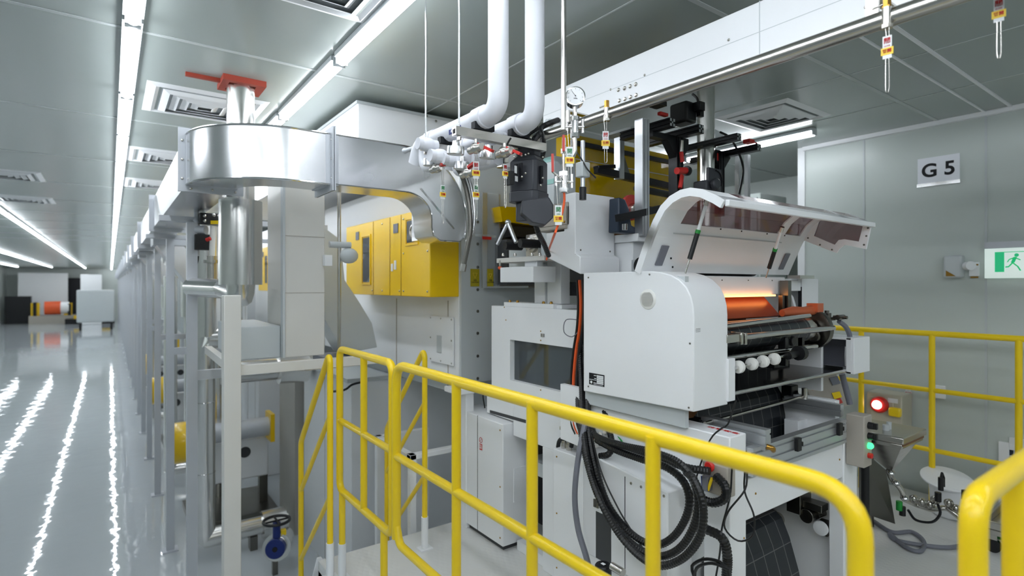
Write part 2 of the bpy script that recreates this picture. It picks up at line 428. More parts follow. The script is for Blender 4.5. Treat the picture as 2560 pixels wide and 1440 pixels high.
# far railing by the right wall
XR = 4.22
def farp(px): return at(px, 712, X=XR).y
ps = [farp(2153), farp(2330), farp(2547)]
rail('railing', 'yellow railing in front of the right hand wall', [
    ('top_rail', [V(XR,2.5,RZ), V(XR,-.4,RZ)], .0185, 0), ('middle_rail', [V(XR,2.5,-.67), V(XR,-.4,-.67)], .0155, 0),
    ('bottom_rail', [V(XR,2.5,-1.05), V(XR,-.4,-1.05)], .0155, 0)] + [('post', [V(XR,y,RZ), V(XR,y,ZP)], .0175, 0) for y in ps])
a = V(1.018,.255,ZP)
rail('railing', 'yellow railing rising at the bottom right corner of the picture', [
    ('top_rail', [a, V(1.018,.255,RZ-.003), V(2.6,.255,RZ-.003), V(2.6,.255,ZP)], .0178, .05),
    ('middle_rail', [V(1.018,.255,-.665), V(2.6,.255,-.665)], .0155, 0), ('bottom_rail', [V(1.018,.255,-1.0), V(2.6,.255,-1.0)], .0155, 0),
    ('post', [V(1.235,.255,RZ), V(1.235,.255,ZP)], .0165, 0), ('post', [V(1.9,.255,RZ), V(1.9,.255,ZP)], .0165, 0)])
# steps
t = thing('steps', 'white steel steps leading from the platform down to the floor', 'steps', (1.1, 3.1, ZF))
for x in (.885, 1.315): MB().prism([(2.87,ZP),(2.87,ZP-.22),(3.42,ZF),(3.62,ZF),(3.60,ZF+.12)], 'x', x, x+.012).build('stringer', 'white', t)
for k in range(4): MB().box(.9, 1.31, 2.88+.17*k, 3.06+.17*k, ZP-.19*(k+1)-.02, ZP-.19*(k+1)).build('tread', 'tread', t)
MB().prism([(.80,ZP-.20),(.855,ZP+.015),(.875,ZP+.015),(1.0,ZP-.20)],'y',2.865,2.87).build('gusset','white',t)
# ================================================================ FRONT PRINTING UNIT
PU = thing('printing_machine', 'white printing unit with a raised curved hood behind the foreground railing', 'machine', (2.1, 1.3, ZP))
prof = [(1.69,.05),(1.34,.05),(1.29,.046),(1.245,.035),(1.21,.018),(1.18,-.008),(1.162,-.04),(1.153,-.075),(1.15,-.11),(1.15,-.432),(1.69,-.445)]
cov = MB().prism(prof, 'x', 1.6, 1.80).build('side_cover', 'white', PU, bevel=.004)
mb = MB().box(1.79, 1.835, 1.142, 1.17, -.42, -.265); mb.build('latch_plate', 'white', cov, bevel=.003)
mb = MB(); screws(mb, [(1.6,y,z) for y,z in ((1.34,.038),(1.165,-.2),(1.17,-.42),(1.66,-.42),(1.66,.03))], NX, .0035); mb.build('screw', 'steel_dark', cov)
c = at(1620, 748, X=1.6)
vn = MB().lathe(c+V(.002,0,0), NX, [(.037,0),(.037,.004),(.033,.006)], 40)
vn = vn.build('round_vent', 'wheel_rubber', cov)
mb = MB()
for k in range(-8, 9):
    h = k*.0031; l = math.sqrt(max(0, .028**2-h*h)); mb.box(1.593, 1.5955, c.y-l, c.y+l, c.z+h-.0006, c.z+h+.0006)
mb.build('vent_slot', 'white_warm', cov)
# rating plate
c = at(1492, 949, X=1.6); np_ = MB().box(1.5985, 1.6005, c.y-.043, c.y+.043, c.z-.0235, c.z+.0235).build('rating_plate', 'ink', cov)
mb = MB()
for k in range(5): mb.box(1.5975, 1.5986, c.y-.039, c.y-.002, c.z+.0155-.0072*k-.0028, c.z+.0155-.0072*k+.0032)
mb.box(1.5975, 1.5986, c.y+.001, c.y+.015, c.z+.014, c.z+.017).box(1.5975, 1.5986, c.y+.001, c.y+.012, c.z+.002, c.z+.005).box(1.5975, 1.5986, c.y+.001, c.y+.04, c.z-.004, c.z-.002)
mb.box(1.5975, 1.5986, c.y-.036, c.y+.016, c.z-.021, c.z-.0195).box(1.5975, 1.5986, c.y-.0, c.y+.017, c.z-.0165, c.z-.0135)
mb.lathe((1.5986, c.y+.03, c.z-.014), NX, [(.006,0),(.006,.001)], 16)
mb.build('plate_lettering', 'tag_white', cov)
c = at(1745, 825, Y=1.15); mb = MB()
for i in range(3):
    for j in range(3): mb.box(c.x-.012+.009*i, c.x-.006+.009*i, 1.1488, 1.1502, c.z-.006+.005*j, c.z-.0052+.005*j)
mb.build('pencil_note', 'ink', cov)
# top panel above the print nip, orange lamp strip and web
MB().prism([(1.37,.036),(1.37,-.045),(1.5,-.045),(1.5,.036)], 'x', 1.8, 2.62).build('top_panel', 'white', PU, bevel=.003)
mb = MB(); screws(mb, [(x,1.37,.02) for x in (1.9,2.1,2.3,2.5)], NY, .003); mb.build('screw', 'steel_dark', PU)
MB().box(1.80, 2.50, 1.352, 1.366, -.053, -.045).build('heat_lamp', 'orange_lamp', PU)
ld = bpy.data.lights.new('heat_glow', 'AREA'); ld.shape = 'RECTANGLE'; ld.size = .68; ld.size_y = .012; ld.color = (1, .36, .08); ld.energy = .05
lo = bpy.data.objects.new('heat_glow', ld); COL.objects.link(lo); lo.parent = PU; lo.location = V(2.15,1.352,-.058)-org(PU); lo.rotation_euler = (math.radians(12),0,0)
MB().prism([(1.40,-.047),(1.315,-.14),(1.32,-.145),(1.405,-.05)], 'x', 1.76, 2.47).build('lit_web', 'copper_film', PU)
# side plates of the nip
MB().prism([(1.24,-.5),(1.7,-.5),(1.7,.03),(1.45,.03),(1.38,-.06),(1.34,-.2),(1.3,-.24),(1.24,-.26)], 'x', 2.70, 2.72).build('side_plate', 'white', PU, bevel=.002)
MB().prism([(1.2,-.5),(1.7,-.5),(1.7,.03),(1.2,.03)], 'x', 1.62, 1.64).build('side_plate', 'grey_white', PU)
# far cover box
fc = MB().box(2.76, 2.93, 1.36, 1.38, -.26, .03).box(2.76,2.93,1.38,1.75,.015,.03).box(2.915,2.93,1.38,1.75,-.26,.015).box(2.74,2.915,1.735,1.75,-.26,.015).build('rear_cover', 'white', PU, bevel=.003)
MB().box(2.752, 2.76, 1.36, 1.375, -.25, -.01).build('rubber_seal', 'ink', fc)
MB().box(2.60, 2.75, 1.36, 1.40, -.03, .02).build('bracket', 'white', PU, bevel=.002)
mb = MB().box(2.55, 2.58, 1.32, 1.36, -.14, .02).box(2.52, 2.54, 1.33, 1.35, -.17, -.05); mb.build('slide_rail', 'steel_dark', PU)
# rollers
YR = 1.25
MB().lathe((1.80, YR, -.20), (1,0,0), [(.058,0),(.058,.70)], 40).build('coating_roller', 'web_lines', PU)
MB().lathe((2.50, YR, -.20), (1,0,0), [(.045,0),(.056,.004),(.056,.055),(.04,.06),(.04,.10)], 32).build('roller_end', 'steel', PU)
fl = MB().lathe((2.615, YR, -.205), (1,0,0), [(.05,0),(.088,.0),(.09,.004),(.09,.03),(.03,.032)], 40).build('round_flange', 'steel_dark', PU)
MB().lathe((2.575, YR-.03, -.235), (1,0,0), [(.008,0),(.024,0),(.024,.02),(.008,.02)], 20).build('ring', 'steel', PU)
rods = [((1.80,1.185,-.155),(2.50,1.20,-.137),.010),((1.80,1.165,-.197),(2.66,1.17,-.197),.0125),((1.80,1.2,-.275),(2.56,1.2,-.275),.011),((1.78,1.15,-.262),(1.79,1.15,-.262),.004)]
for a, b, r in rods[:3]: MB().cyl(a, b, r, n=16).build('cross_bar', 'chrome', PU)
cl = MB().box(1.79, 1.87, 1.145, 1.17, -.21, -.18).box(1.87, 1.885, 1.14, 1.185, -.22, -.175).box(1.895, 1.91, 1.14, 1.185, -.222, -.178).islands('clamp', 'steel', PU, bevel=.002)
arm = MB().sweep([(2.40,1.27,-.125),(2.48,1.26,-.118),(2.56,1.25,-.12),(2.62,1.24,-.115)], .022, 10, rfun=lambda i: (.7,1,.9,1.1)[i])
arm.box(2.60,2.655,1.21,1.26,-.125,-.085).build('pressure_arm', 'orange_arm', PU)
mb = MB().cyl((2.68,1.2,-.13),(2.68,1.2,-.21),.012).cyl((2.71,1.22,-.12),(2.71,1.22,-.16),.01).box(2.66,2.73,1.19,1.23,-.165,-.15).cyl((2.7,1.17,-.15),(2.76,1.17,-.15),.012).cyl((2.73,1.14,-.15),(2.73,1.2,-.15),.008)
mb.islands('fitting', 'steel_dark', PU)
cable('air_hose', [(2.74,1.18,-.17),(2.79,1.17,-.2),(2.83,1.17,-.25),(2.845,1.19,-.30)], .011, 'hose_grey', PU)
# web falling behind the rollers
MB().shell([(1.30,-.235),(1.35,-.27),(1.385,-.33),(1.385,-.42),(1.335,-.50),(1.315,-.60),(1.312,-.78),(1.34,-.86)], 'x', 1.76, 2.515, .004).build('web', 'web_grid', PU)
MB().box(1.70, 2.50, 1.5, 1.52, -.8, -.05).build('back_plate', 'ink', PU)
# white press rollers on a shaft
sh = MB().cyl((1.83,1.14,-.302),(2.24,1.16,-.286),.006,n=12).build('shaft', 'chrome', PU)
for px in (1848, 1881, 1909, 1937):
    c = at(px, 906, Y=1.145); c.z = -.302+(c.x-1.83)*.04; mi = 'wheel_rubber'
    MB().lathe(c-V(.012,0,0), (1,0,0), [(.016,-.003),(.0225,0),(.0235,.003),(.0235,.014),(.0225,.017),(.016,.02)], 28).build('press_roller', mi, sh)
MB().cyl((2.22,1.15,-.288),(2.33,1.16,-.283),.016).cyl((2.3,1.15,-.283),(2.33,1.15,-.283),.03).build('bearing', 'black', sh)
mb = MB().box(2.32,2.46,1.2,1.24,-.27,-.22).box(2.40,2.44,1.2,1.24,-.28,-.2).cyl((2.35,1.19,-.24),(2.35,1.26,-.24),.02).box(2.28,2.3,1.19,1.22,-.34,-.22).box(2.3,2.42,1.25,1.3,-.36,-.3); mb.build('bracket', 'black', PU, bevel=.002)
# drip tray
tr = MB(); z0 = -.39
tr.box(1.81,2.73,1.155,1.40,z0-.004,z0).box(1.81,2.73,1.39,1.40,z0,z0+.02).box(2.72,2.73,1.155,1.40,z0,z0+.012)
tr.build('drip_tray', 'tray_steel', PU)
MB().cyl((1.81,1.153,z0-.006),(2.735,1.153,z0-.006),.0085).build('tray_edge', 'chrome', PU)
MB().cyl((1.735,1.20,-.50),(2.53,1.23,-.50),.0065).cyl((2.5,1.22,-.52),(2.5,1.22,-.46),.012).build('guide_rod', 'steel', PU)
# box with an open side at the far end
bx = MB().box(2.75,2.76,1.13,1.155,-.41,-.245).box(2.75,2.92,1.12,1.132,-.41,-.245).box(2.75,2.92,1.132,1.45,-.255,-.245).box(2.75,2.92,1.132,1.45,-.41,-.40).box(2.91,2.92,1.132,1.45,-.40,-.255).box(2.70,2.92,1.42,1.45,-.40,-.255)
bx = bx.build('open_box', 'white', PU, bevel=.002)
MB().box(2.895,2.909,1.14,1.40,-.40,-.256).build('inner_wall', 'hose_grey', bx)
MB().sweep([(2.79,1.17,-.29),(2.775,1.165,-.33),(2.79,1.17,-.38)], .006, 8).build('handle', 'white', bx)
# main frame of the unit
fr = MB()
fr.box(1.64,1.735,1.04,1.14,ZP,-.56)                       # near front leg
fr.box(2.46,2.585,1.04,1.10,ZP,-.60)
fr.box(1.735,2.46,1.045,1.09,-.80,-.66)                    # lower cross beam
fr.box(1.64,1.735,1.04,1.72,-.565,-.50)                     # near top ledge
fr = fr.build('frame', 'white', PU, bevel=.004)
MB().prism([(1.14,-.56),(1.14,-.74),(1.9,-.70),(1.9,-.45),(1.6,-.45),(1.6,-.56)], 'x', 1.655, 1.68).build('side_panel', 'white', PU, bevel=.002)
MB().box(1.66,1.70,1.29,1.6,-.50,-.445).box(1.70,1.76,1.3,1.5,-.5,-.445).build('spacer_block', 'grey_white', PU, bevel=.003)
MB().prism([(1.24,-.44),(1.4,-.44),(1.4,-.5),(1.28,-.5)], 'x', 1.66, 1.78).build('amber_guard', 'brown', PU)
MB().box(2.52,2.56,1.10,2.2,ZP,-.50).build('side_panel', 'white', PU, bevel=.002)
mb = MB(); screws(mb, [(x,1.045,-.72) for x in (1.80,2.1,2.43)], NY, .004); screws(mb, [(1.72,1.04,z) for z in (-.85,-1.0,-1.15)], NY, .003); screws(mb, [(2.56,1.04,z) for z in (-.9,-1.1,-1.3)], NY, .003); mb.build('screw', 'brass', PU)
MB().box(2.44,2.52,1.22,1.28,-.85,-.60).build('corner_column', 'white', PU)
# red and yellow caution sticker on the ledge
c = V(1.70, 1.10, -.4995); MB().box(1.69,1.72,1.05,1.17,-.5005,-.4993).build('caution_sticker', 'tag_white', PU)
text('sticker_lettering', '注意安全', (1.70,1.105,-.4985), (0,-1,0), (1,0,0), .02, 'ink_red', PU, wid=.12)
# aluminium profile frame
def profile(mb, a, b, w=.04, h=.08, slots=2, up=(0,0,1)):
    """extruded T slot bar"""
    a, b = Vector(a), Vector(b); d = (b-a).normalized(); u = Vector(up); r = d.cross(u).normalized()
    step = h/slots; g = .007; dp = .007
    for k in range(slots):
        c = -h/2+step*(k+.5)
        mb.bar(a+u*c, b+u*c, w-2*dp, step, up)
        for s in (-1, 1):
            for q in (-1, 1):
                cc = u*(c+q*(step/4+g/4)) + r*s*(w/2-dp/2); mb.bar(a+cc, b+cc, dp, step/2-g/2, up)
    return mb
mb = MB(); profile(mb, (1.735,1.03,-.595),(2.425,1.03,-.595),.03,.095,3); ap = mb.build('aluminium_bar', 'alu', PU)
mb = MB(); profile(mb, (2.49,1.06,-.53),(2.49,1.30,-.53),.03,.05,1); mb.build('aluminium_bar', 'alu', PU)
mb = MB(); profile(mb, (1.80,1.00,-.525),(1.80,1.25,-.525),.035,.07,2); mb.build('aluminium_bar', 'alu', PU)
MB().box(1.57+.2,1.80,1.25,1.30,-.56,-.50).build('end_block', 'black', PU)
for px, py in ((1992,1110),(2096,1072)):
    c = at(px, py, Y=1.012); MB().box(c.x-.014,c.x+.014,1.0,1.014,c.z-.024,c.z+.024).box(c.x+.014,c.x+.022,.998,1.012,c.z-.008,c.z+.008).build('clip', 'black', PU, bevel=.002)
MB().sweep(smooth_pts([(1.79,1.0,-.545),(1.80,.985,-.55),(1.815,.99,-.56)],.004), .009, 10).build('brass_fitting', 'brass', PU)
# web winding below
MB().lathe((1.76,1.28,-.885),(1,0,0),[(.075,0),(.075,.66)],40).build('lower_roller', 'black', PU)
MB().lathe((2.40,1.28,-.885),(1,0,0),[(.03,0),(.03,.12)],20).build('roller_shaft', 'steel', PU)
MB().shell([(1.34,-.975),(1.29,-.965),(1.25,-.968),(1.222,-.99),(1.19,-1.06),(1.15,-1.19),(1.12,-1.40)],'x',1.74,2.31,.003).build('lower_web','web_grid',PU); MB().lathe((1.75,1.35,-1.09),(1,0,0),[(.11,0),(.11,.55)],40).build('film_roll','web_lines',PU)
MB().lathe((2.30,1.35,-1.09),(1,0,0),[(.04,0),(.04,.1),(.07,.1),(.07,.12),(.03,.12),(.03,.22)],28).build('roll_core', 'steel', PU)
mb = MB().box(2.42,2.52,1.2,1.26,-1.0,-.86).cyl((2.43,1.18,-1.0),(2.5,1.18,-1.0),.03).cyl((2.50,1.14,-.98),(2.50,1.22,-1.04),.02).box(2.44,2.5,1.12,1.2,-.97,-.94).cyl((2.5,1.12,-1.05),(2.5,1.15,-1.05),.035); mb.build('tension_unit', 'steel_dark', PU, bevel=.002)
MB().lathe((2.46,1.13,-1.04),NX,[(.03,0),(.03,.01),(.02,.012)],24).build('dial', 'dial', PU)
# ---------------------------------------------------------------- hood
hp = [(1.405,.052),(1.375,.12),(1.345,.185),(1.318,.235),(1.285,.282),(1.245,.312),(1.20,.328),(1.158,.330),(1.11,.318),(1.06,.292),(1.03,.272)]
hd = MB().shell(hp[:4], 'x', 1.6, 2.70, .010)
# upper arc around the tinted window openings
hd.shell(hp[3:], 'x', 1.6, 1.74, .010).shell(hp[3:], 'x', 2.44, 2.50, .010).shell(hp[3:], 'x', 2.64, 2.70, .010).shell(hp[9:], 'x', 1.6, 2.70, .010)
hood = hd.build('hood', 'white', PU)
MB().shell(hp[3:10], 'x', 1.74, 2.44, .004).build('tinted_window', 'tint', hood)
MB().shell(hp[3:10], 'x', 2.50, 2.64, .004).build('tinted_window', 'tint', hood)
rim = MB()
n = len(hp); inn = []
for i in range(n):
    p, q = Vector(hp[max(i-1,0)]), Vector(hp[min(i+1,n-1)]); d = (q-p).normalized(); inn.append((hp[i][0]-d.y*.028, hp[i][1]+d.x*.028))
inn = [(2*hp[i][0]-inn[i][0], 2*hp[i][1]-inn[i][1]) for i in range(n)] if inn[5][1] > hp[5][1] else inn
for i in range(n-1): rim.prism([hp[i],hp[i+1],inn[i+1],inn[i]], 'x', 1.592, 1.606)
bmesh.ops.remove_doubles(rim.bm, verts=rim.bm.verts, dist=1e-5)
rim.build('hood_rim', 'white', hood)
MB().box(1.6,2.715,1.018,1.034,.252,.274).build('hood_lip', 'white', hood, bevel=.003)
# far end plate of the hood with its own tinted window
ep = [at(px,py,X=2.70) for px,py in ((1975,665),(1998,600),(2012,585),(2090,628),(2098,618),(2106,607),(2140,613),(2165,622),(2178,556),(2100,545),(1990,540),(1960,600))]
E = [(p.y,p.z) for p in ep]
outer = [E[2],E[3],E[4],E[5],E[7],E[8],E[9],E[10]]
wn = [at(px,py,X=2.70) for px,py in ((2036,590),(2088,612),(2098,600),(2112,598),(2148,604),(2158,566),(2100,553),(2050,551))]
wi = [(p.y,p.z) for p in wn]
mb = MB(); outr = [(p.y,p.z) for p in [at(px,py,X=2.70) for px,py in ((1995,595),(2092,633),(2100,622),(2112,612),(2166,623),(2180,556),(2100,543),(2000,530))]]
for i in range(8): mb.prism([outr[i],outr[(i+1)%8],wi[(i+1)%8],wi[i]], 'x', 2.695, 2.705)
mb.prism([(p.y,p.z) for p in [at(px,py,X=2.70) for px,py in ((1975,668),(1998,600),(2000,530),(1985,560),(1955,640),(1950,668))]], 'x', 2.695, 2.705)
mb.build('end_plate', 'white', hood)
MB().prism(wi, 'x', 2.698, 2.702).build('tinted_window', 'tint', hood)
mb = MB(); screws(mb, [at(px,py,X=2.694) for px,py in ((2020,595),(2050,612),(2080,624),(2160,612),(2166,590),(2170,570),(2022,575))], NX, .004); mb.build('screw', 'steel_dark', hood)
# inner slots in the back wall of the hood
def on_back(x, t): # point slightly in front of the lower back wall
    a, b = Vector((1.405,.052)), Vector((1.318,.235)); p = a.lerp(b, t); return V(x, p.x-.010, p.y-.004)
for x0, x1 in ((1.68,1.72),(2.58,2.62)):
    a, b, c, d = on_back(x0,.15), on_back(x1,.15), on_back(x1,.55), on_back(x0,.55)
    MB().poly([a,b,c,d]+[p+V(0,-.003,-.002) for p in (a,b,c,d)], [(0,1,2,3),(7,6,5,4),(0,4,5,1),(1,5,6,2),(2,6,7,3),(3,7,4,0)]).build('finger_slot', 'hose_grey', hood)
mb = MB()
for x in (1.85, 2.0, 2.15, 2.35, 2.5): screws(mb, [on_back(x,.97)], NY, .003)
screws(mb, [on_back(1.76,.3), on_back(1.79,.12), on_back(2.48,.3)], NY, .004); mb.build('screw', 'ink', hood)
a, b = on_back(1.72,.80), on_back(2.5,.80); MB().bar(a, b, .003, .004).build('fold_line', 'grey_white', hood)
# gas struts
for (ax,ay),(bx_,by),xa,xb in (((1768,502),(1713,684),1.75,1.70),((1955,570),(1915,694),2.25,2.32)):
    A = at(ax,ay,X=xa); B = at(bx_,by,X=xb); st = MB().cyl(A.lerp(B,.05), A.lerp(B,.42), .0065).build('gas_strut', 'white', PU)
    MB().cyl(A.lerp(B,.44), A.lerp(B,.80), .009).build('strut_sleeve', 'black', st)
    MB().cyl(A.lerp(B,.40), A.lerp(B,.45), .0095).build('green_band', 'green', st)
    MB().cyl(A.lerp(B,.8), B, .003).cyl(A.lerp(B,-.02), A.lerp(B,.07), .009).build('strut_rod', 'steel', st)
MB().lathe((1.70,1.47,.075),(1,0,0),[(.035,0),(.035,.8)],28).build('idler_roller', 'black_profile', PU)
# near side strip rail on the top beam that carries the cover
MB().box(2.62,2.76,1.30,1.36,.03,.045).build('hinge', 'steel', PU)
# ---------------------------------------------------------------- operator controls
t = thing('control_box', 'beige push button box fixed to the right front leg of the printing unit', 'control box', (2.5,1.0,-.76))
c0 = at(2117,1030,X=2.60); MB().box(2.47,2.545,.968,1.038,-.745,-.535).build('enclosure', 'tan', t, bevel=.004)
for z in (-.585,-.628): MB().cyl((2.51,.968,z+.01),(2.51,.948,z+.01),.014).box(2.503,2.517,.935,.949,z-.002,z+.022).build('selector_knob', 'black', t, bevel=.001)
MB().lathe((2.51,.968,-.658),NY,[(.013,0),(.013,.012),(.007,.018)],20).build('indicator_lamp', 'green_lamp', t)
MB().lathe((2.51,.968,-.698),NY,[(.011,0),(.011,.014),(.008,.016)],20).build('push_button', 'red', t)
t = thing('emergency_stop', 'beige emergency stop box with a red mushroom button under the yellow rail', 'emergency stop', (1.6,1.06,-.665))
MB().box(1.595,1.64,1.02,1.115,-.685,-.585).build('enclosure', 'tan', t, bevel=.004)
c = at(1774,1166,X=1.58); MB().lathe((1.595,c.y,c.z),NX,[(.008,0),(.008,.012),(.017,.013),(.0175,.018),(.013,.023)],28).build('mushroom_button', 'red', t)
# small magnetic base clamp inside the unit
t = thing('magnetic_arm', 'black articulated arm with a red knob inside the frame of the printing unit', 'instrument arm', at(2035,1045,Y=1.3))
A, B, C_ = at(1988,980,Y=1.28), at(2000,1015,Y=1.28), at(2035,1035,Y=1.22)
MB().cyl(A,B,.012).cyl(B,C_,.009).sph(B,.014).build('arm', 'black', t)
MB().cyl(C_+V(0,0,.012), C_+V(0,0,-.022), .017).build('clamp_body', 'red', t); MB().cyl(C_+V(.01,0,.012), C_+V(.03,-.01,.035), .015).build('knob', 'black', t)
MB().box(A.x-.03,A.x+.03,A.y,A.y+.05,A.z-.03,A.z+.03).build('clamp_head', 'black_profile', t, bevel=.004)
# ================================================================ LOWER CABINETS ALONG THE NEAR SIDE
def noentry(c, parent, s=1):
    """small round prohibition sign above a red label on a face turned to the aisle"""
    x, y, z = c; r = .014*s
    mb = MB().box(x-.001,x,y-.015*s,y+.015*s,z-.062*s,z+.018*s); mb.build('label_ground', 'tag_white', parent)
    MB().sweep([(x-.0015,y+r*math.cos(a),z+r*math.sin(a)) for a in [i*math.pi/12 for i in range(24)]], .0016*s, 5, closed=True).bar((x-.0015,y-r*.7,z+r*.7),(x-.0015,y+r*.7,z-r*.7),.002*s,.001).build('prohibition_ring', 'ink_red', parent)
    MB().box(x-.0018,x-.0005,y-.014*s,y+.014*s,z-.055*s,z-.021*s).build('red_label', 'label_red', parent)
    text('label_lettering', '禁止\n操作', (x-.002,y,z-.038*s), (0,-1,0), (0,0,1), .013*s, 'tag_white', parent)
t = thing('electrical_cabinet', 'white electrical cabinet with a red prohibition label left of the cable coil', 'cabinet', (1.8,2.6,ZP))
MB().box(1.67,1.84,2.375,2.86,ZP+.03,-.735).build('body', 'white', t, bevel=.004)
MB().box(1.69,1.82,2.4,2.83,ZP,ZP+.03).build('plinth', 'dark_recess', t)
noentry((1.669, at(1203,1100,X=1.67).y, at(1203,1100,X=1.67).z), t)
mb = MB(); screws(mb, [(1.67,y,z) for y in (2.40,2.83) for z in (-.77,-1.07,-1.34)], NX, .0045); mb.build('screw', 'brass', t)
MB().box(1.74,1.83,2.372,2.376,-1.16,-.98).build('inspection_plate', 'white', t)
MB().box(1.668,1.672,2.62,2.622,ZP+.03,-.735).build('door_gap', 'dark_recess', t)
t = thing('side_cabinet', 'tall white cabinet behind the foreground rail under the cable bundle', 'cabinet', (1.7,1.6,ZP))
MB().box(1.66,1.80,1.22,1.955,ZP+.02,-.757).build('body', 'white', t, bevel=.004)
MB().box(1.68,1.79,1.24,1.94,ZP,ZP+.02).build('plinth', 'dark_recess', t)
for y in (1.90, 1.955-.02):
    MB().cyl((1.70,y-.01,-.757),(1.70,y-.01,-.73),.014,n=6).cyl((1.70,y-.01,-.73),(1.70,y-.01,-.72),.011).build('cable_gland', 'steel', t)
mb = MB(); screws(mb, [(1.66,1.93,z) for z in (-.79,-1.05,-1.3)], NX, .004); mb.build('screw', 'brass', t)
bx = thing('terminal_box', 'white box with a sloping lid carrying the looped black conduits', 'cabinet', (1.6,1.4,-1.05))
MB().prism([(1.61,-.66),(1.195,-.70),(1.195,-1.06),(1.61,-1.06)], 'x', 1.52, 1.655).build('body', 'white', bx, bevel=.005)
MB().box(1.518,1.522,1.385,1.387,-1.05,-.70).build('door_gap', 'dark_recess', bx)
noentry((1.519, at(1508,1225,X=1.52).y, at(1508,1225,X=1.52).z), bx, 1)
mb = MB(); screws(mb, [(1.52,at(px,py,X=1.52).y,at(px,py,X=1.52).z) for px,py in ((1578,1208),(1603,1217),(1660,1240))], NX, .005); mb.build('screw', 'steel', bx)
MB().box(1.519,1.521,at(1528,1330,X=1.52).y,at(1490,1330,X=1.52).y,-1.055,-.875).build('opening_shade','dark_recess',bx)  # flat dark patch on the face, painting the shade inside an opening
MB().box(1.515,1.522,1.52,1.53,-.86,-.83).box(1.515,1.522,1.535,1.545,-.86,-.83).build('hinge', 'steel_dark', bx)
MB().lathe((1.655-.02,1.195,-.80),NY,[(.018,0),(.018,.02),(.02,.02),(.02,.03)],20).build('conduit_adapter', 'steel', bx)
t = thing('sliding_latch', 'white cabinet door with a small lever latch at the bottom edge', 'cabinet door', (1.5,1.3,ZP))
MB().box(1.55,1.60,1.2,1.48,ZP+.01,-1.07).build('door_leaf', 'white', t, bevel=.003)
c = at(1537,1390,X=1.548); MB().box(1.545,1.551,c.y-.014,c.y+.014,c.z-.04,c.z+.04).build('latch_plate', 'tag_white', t); MB().box(1.541,1.546,c.y-.007,c.y+.007,c.z-.03,c.z+.0).build('latch_lever', 'label_red', t)
# ================================================================ PORTAL FRAME WITH WINDOW
t = thing('machine_frame', 'white machine frame with a dark glass window left of the printing unit', 'machine frame', (1.85, 2.25, ZP))
X0 = 1.75; YN, YFr = 1.80, 2.60
wa = [at(px,py,X=X0) for px,py in ((1275,849),(1440,872),(1440,990),(1275,950))]
zt, zb = wa[0].z, wa[3].z; ywf = wa[0].y; ywn = 1.86
f = MB().box(X0,X0+.04,ywf,YFr,-.62,-.118).box(X0,X0+.04,YN,ywn,-.62,-.118).box(X0,X0+.04,ywn,ywf,zt,-.118).box(X0,X0+.04,ywn,ywf,-.62,zb)
f.build('front_plate', 'white', t)
MB().box(X0+.03,X0+.036,ywn,ywf,zb,zt).build('window', 'glass_dark', t)
MB().box(X0+.04,2.6,YN,YFr,-.155,-.12).build('top_plate', 'white', t)
MB().box(X0+.4,X0+.42,YN,YFr,-.62,-.155).build('inner_wall', 'grey_white', t)
b = at(1290,765,X=X0)
MB().box(X0+.0,X0+.1,2.06,2.48,-.118,-.095).build('foot_plate', 'white', t, bevel=.002)
for px0, px1, py0, nm in ((1336,1362,655,'a'),(1368,1402,650,'b')):
    p = at(px0,765,X=1.79); q = at(px1,765,X=1.79)
    zt_ = .14 if nm == 'b' else .105
    MB().box(1.79,1.85,q.y,p.y,-.095,zt_).build('square_column', 'white', t, bevel=.002)
    MB().box(1.77,1.88,q.y-.03,p.y+.03,-.118,-.098).build('column_base', 'white', t, bevel=.002)
mb = MB()
for px,py in ((1261,768),(1265,800),(1267,985),(1352,828),(1352,851),(1352,975),(1352,1001)):
    p = at(px,py,X=X0); screws(mb,[p],NX,.0035)
screws(mb,[V(X0+.02,y,-.095) for y in (2.45,2.38,2.1,2.16)],(0,0,1),.008,.012); mb.build('screw','brass',t)
p = at(1357,838,X=X0); MB().box(X0-.004,X0,p.y-.012,p.y+.012,p.z-.008,p.z+.008).box(X0-.012,X0,p.y-.012,p.y-.004,p.z-.008,p.z+.008).build('flush_latch','steel',t)
lf = MB().box(X0-.02,X0+.1,1.72,2.365,-.80,-.62).box(X0-.02,X0+.1,2.365,2.62,-.725,-.62).box(X0+.12,X0+.16,2.54,2.62,ZP,-.72).box(X0-.02,X0+.06,2.02,2.12,ZP,-.8).box(X0-.02,X0+.03,1.72,1.78,ZP,-.8).box(X0-.0,X0+.1,1.72,2.36,ZP,ZP+.05)
lf.build('lower_frame','white',t,bevel=.003)
p = at(1225,1025,X=X0-.02); q = at(1315,1052,X=X0-.02); MB().prism([(p.y,-.705),(q.y,-.695),(q.y,-.712),(p.y,-.722)],'x',X0-.0215,X0-.018).build('slot','dark_recess',t)
p = at(1405,1071,X=X0-.02); MB().box(X0-.024,X0-.02,p.y-.012,p.y+.012,p.z-.008,p.z+.008).build('flush_latch','steel',t)
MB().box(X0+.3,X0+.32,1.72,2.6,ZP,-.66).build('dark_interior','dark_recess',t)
MB().box(X0+.06,X0+.3,2.0,2.36,-1.0,-.93).build('inner_shelf','grey_white',t)
MB().sweep(smooth_pts([at(1212,1020,X=1.73),at(1208,985,X=1.72),at(1222,965,X=1.74)],.006),.004,8).build('black_lead','black',t)
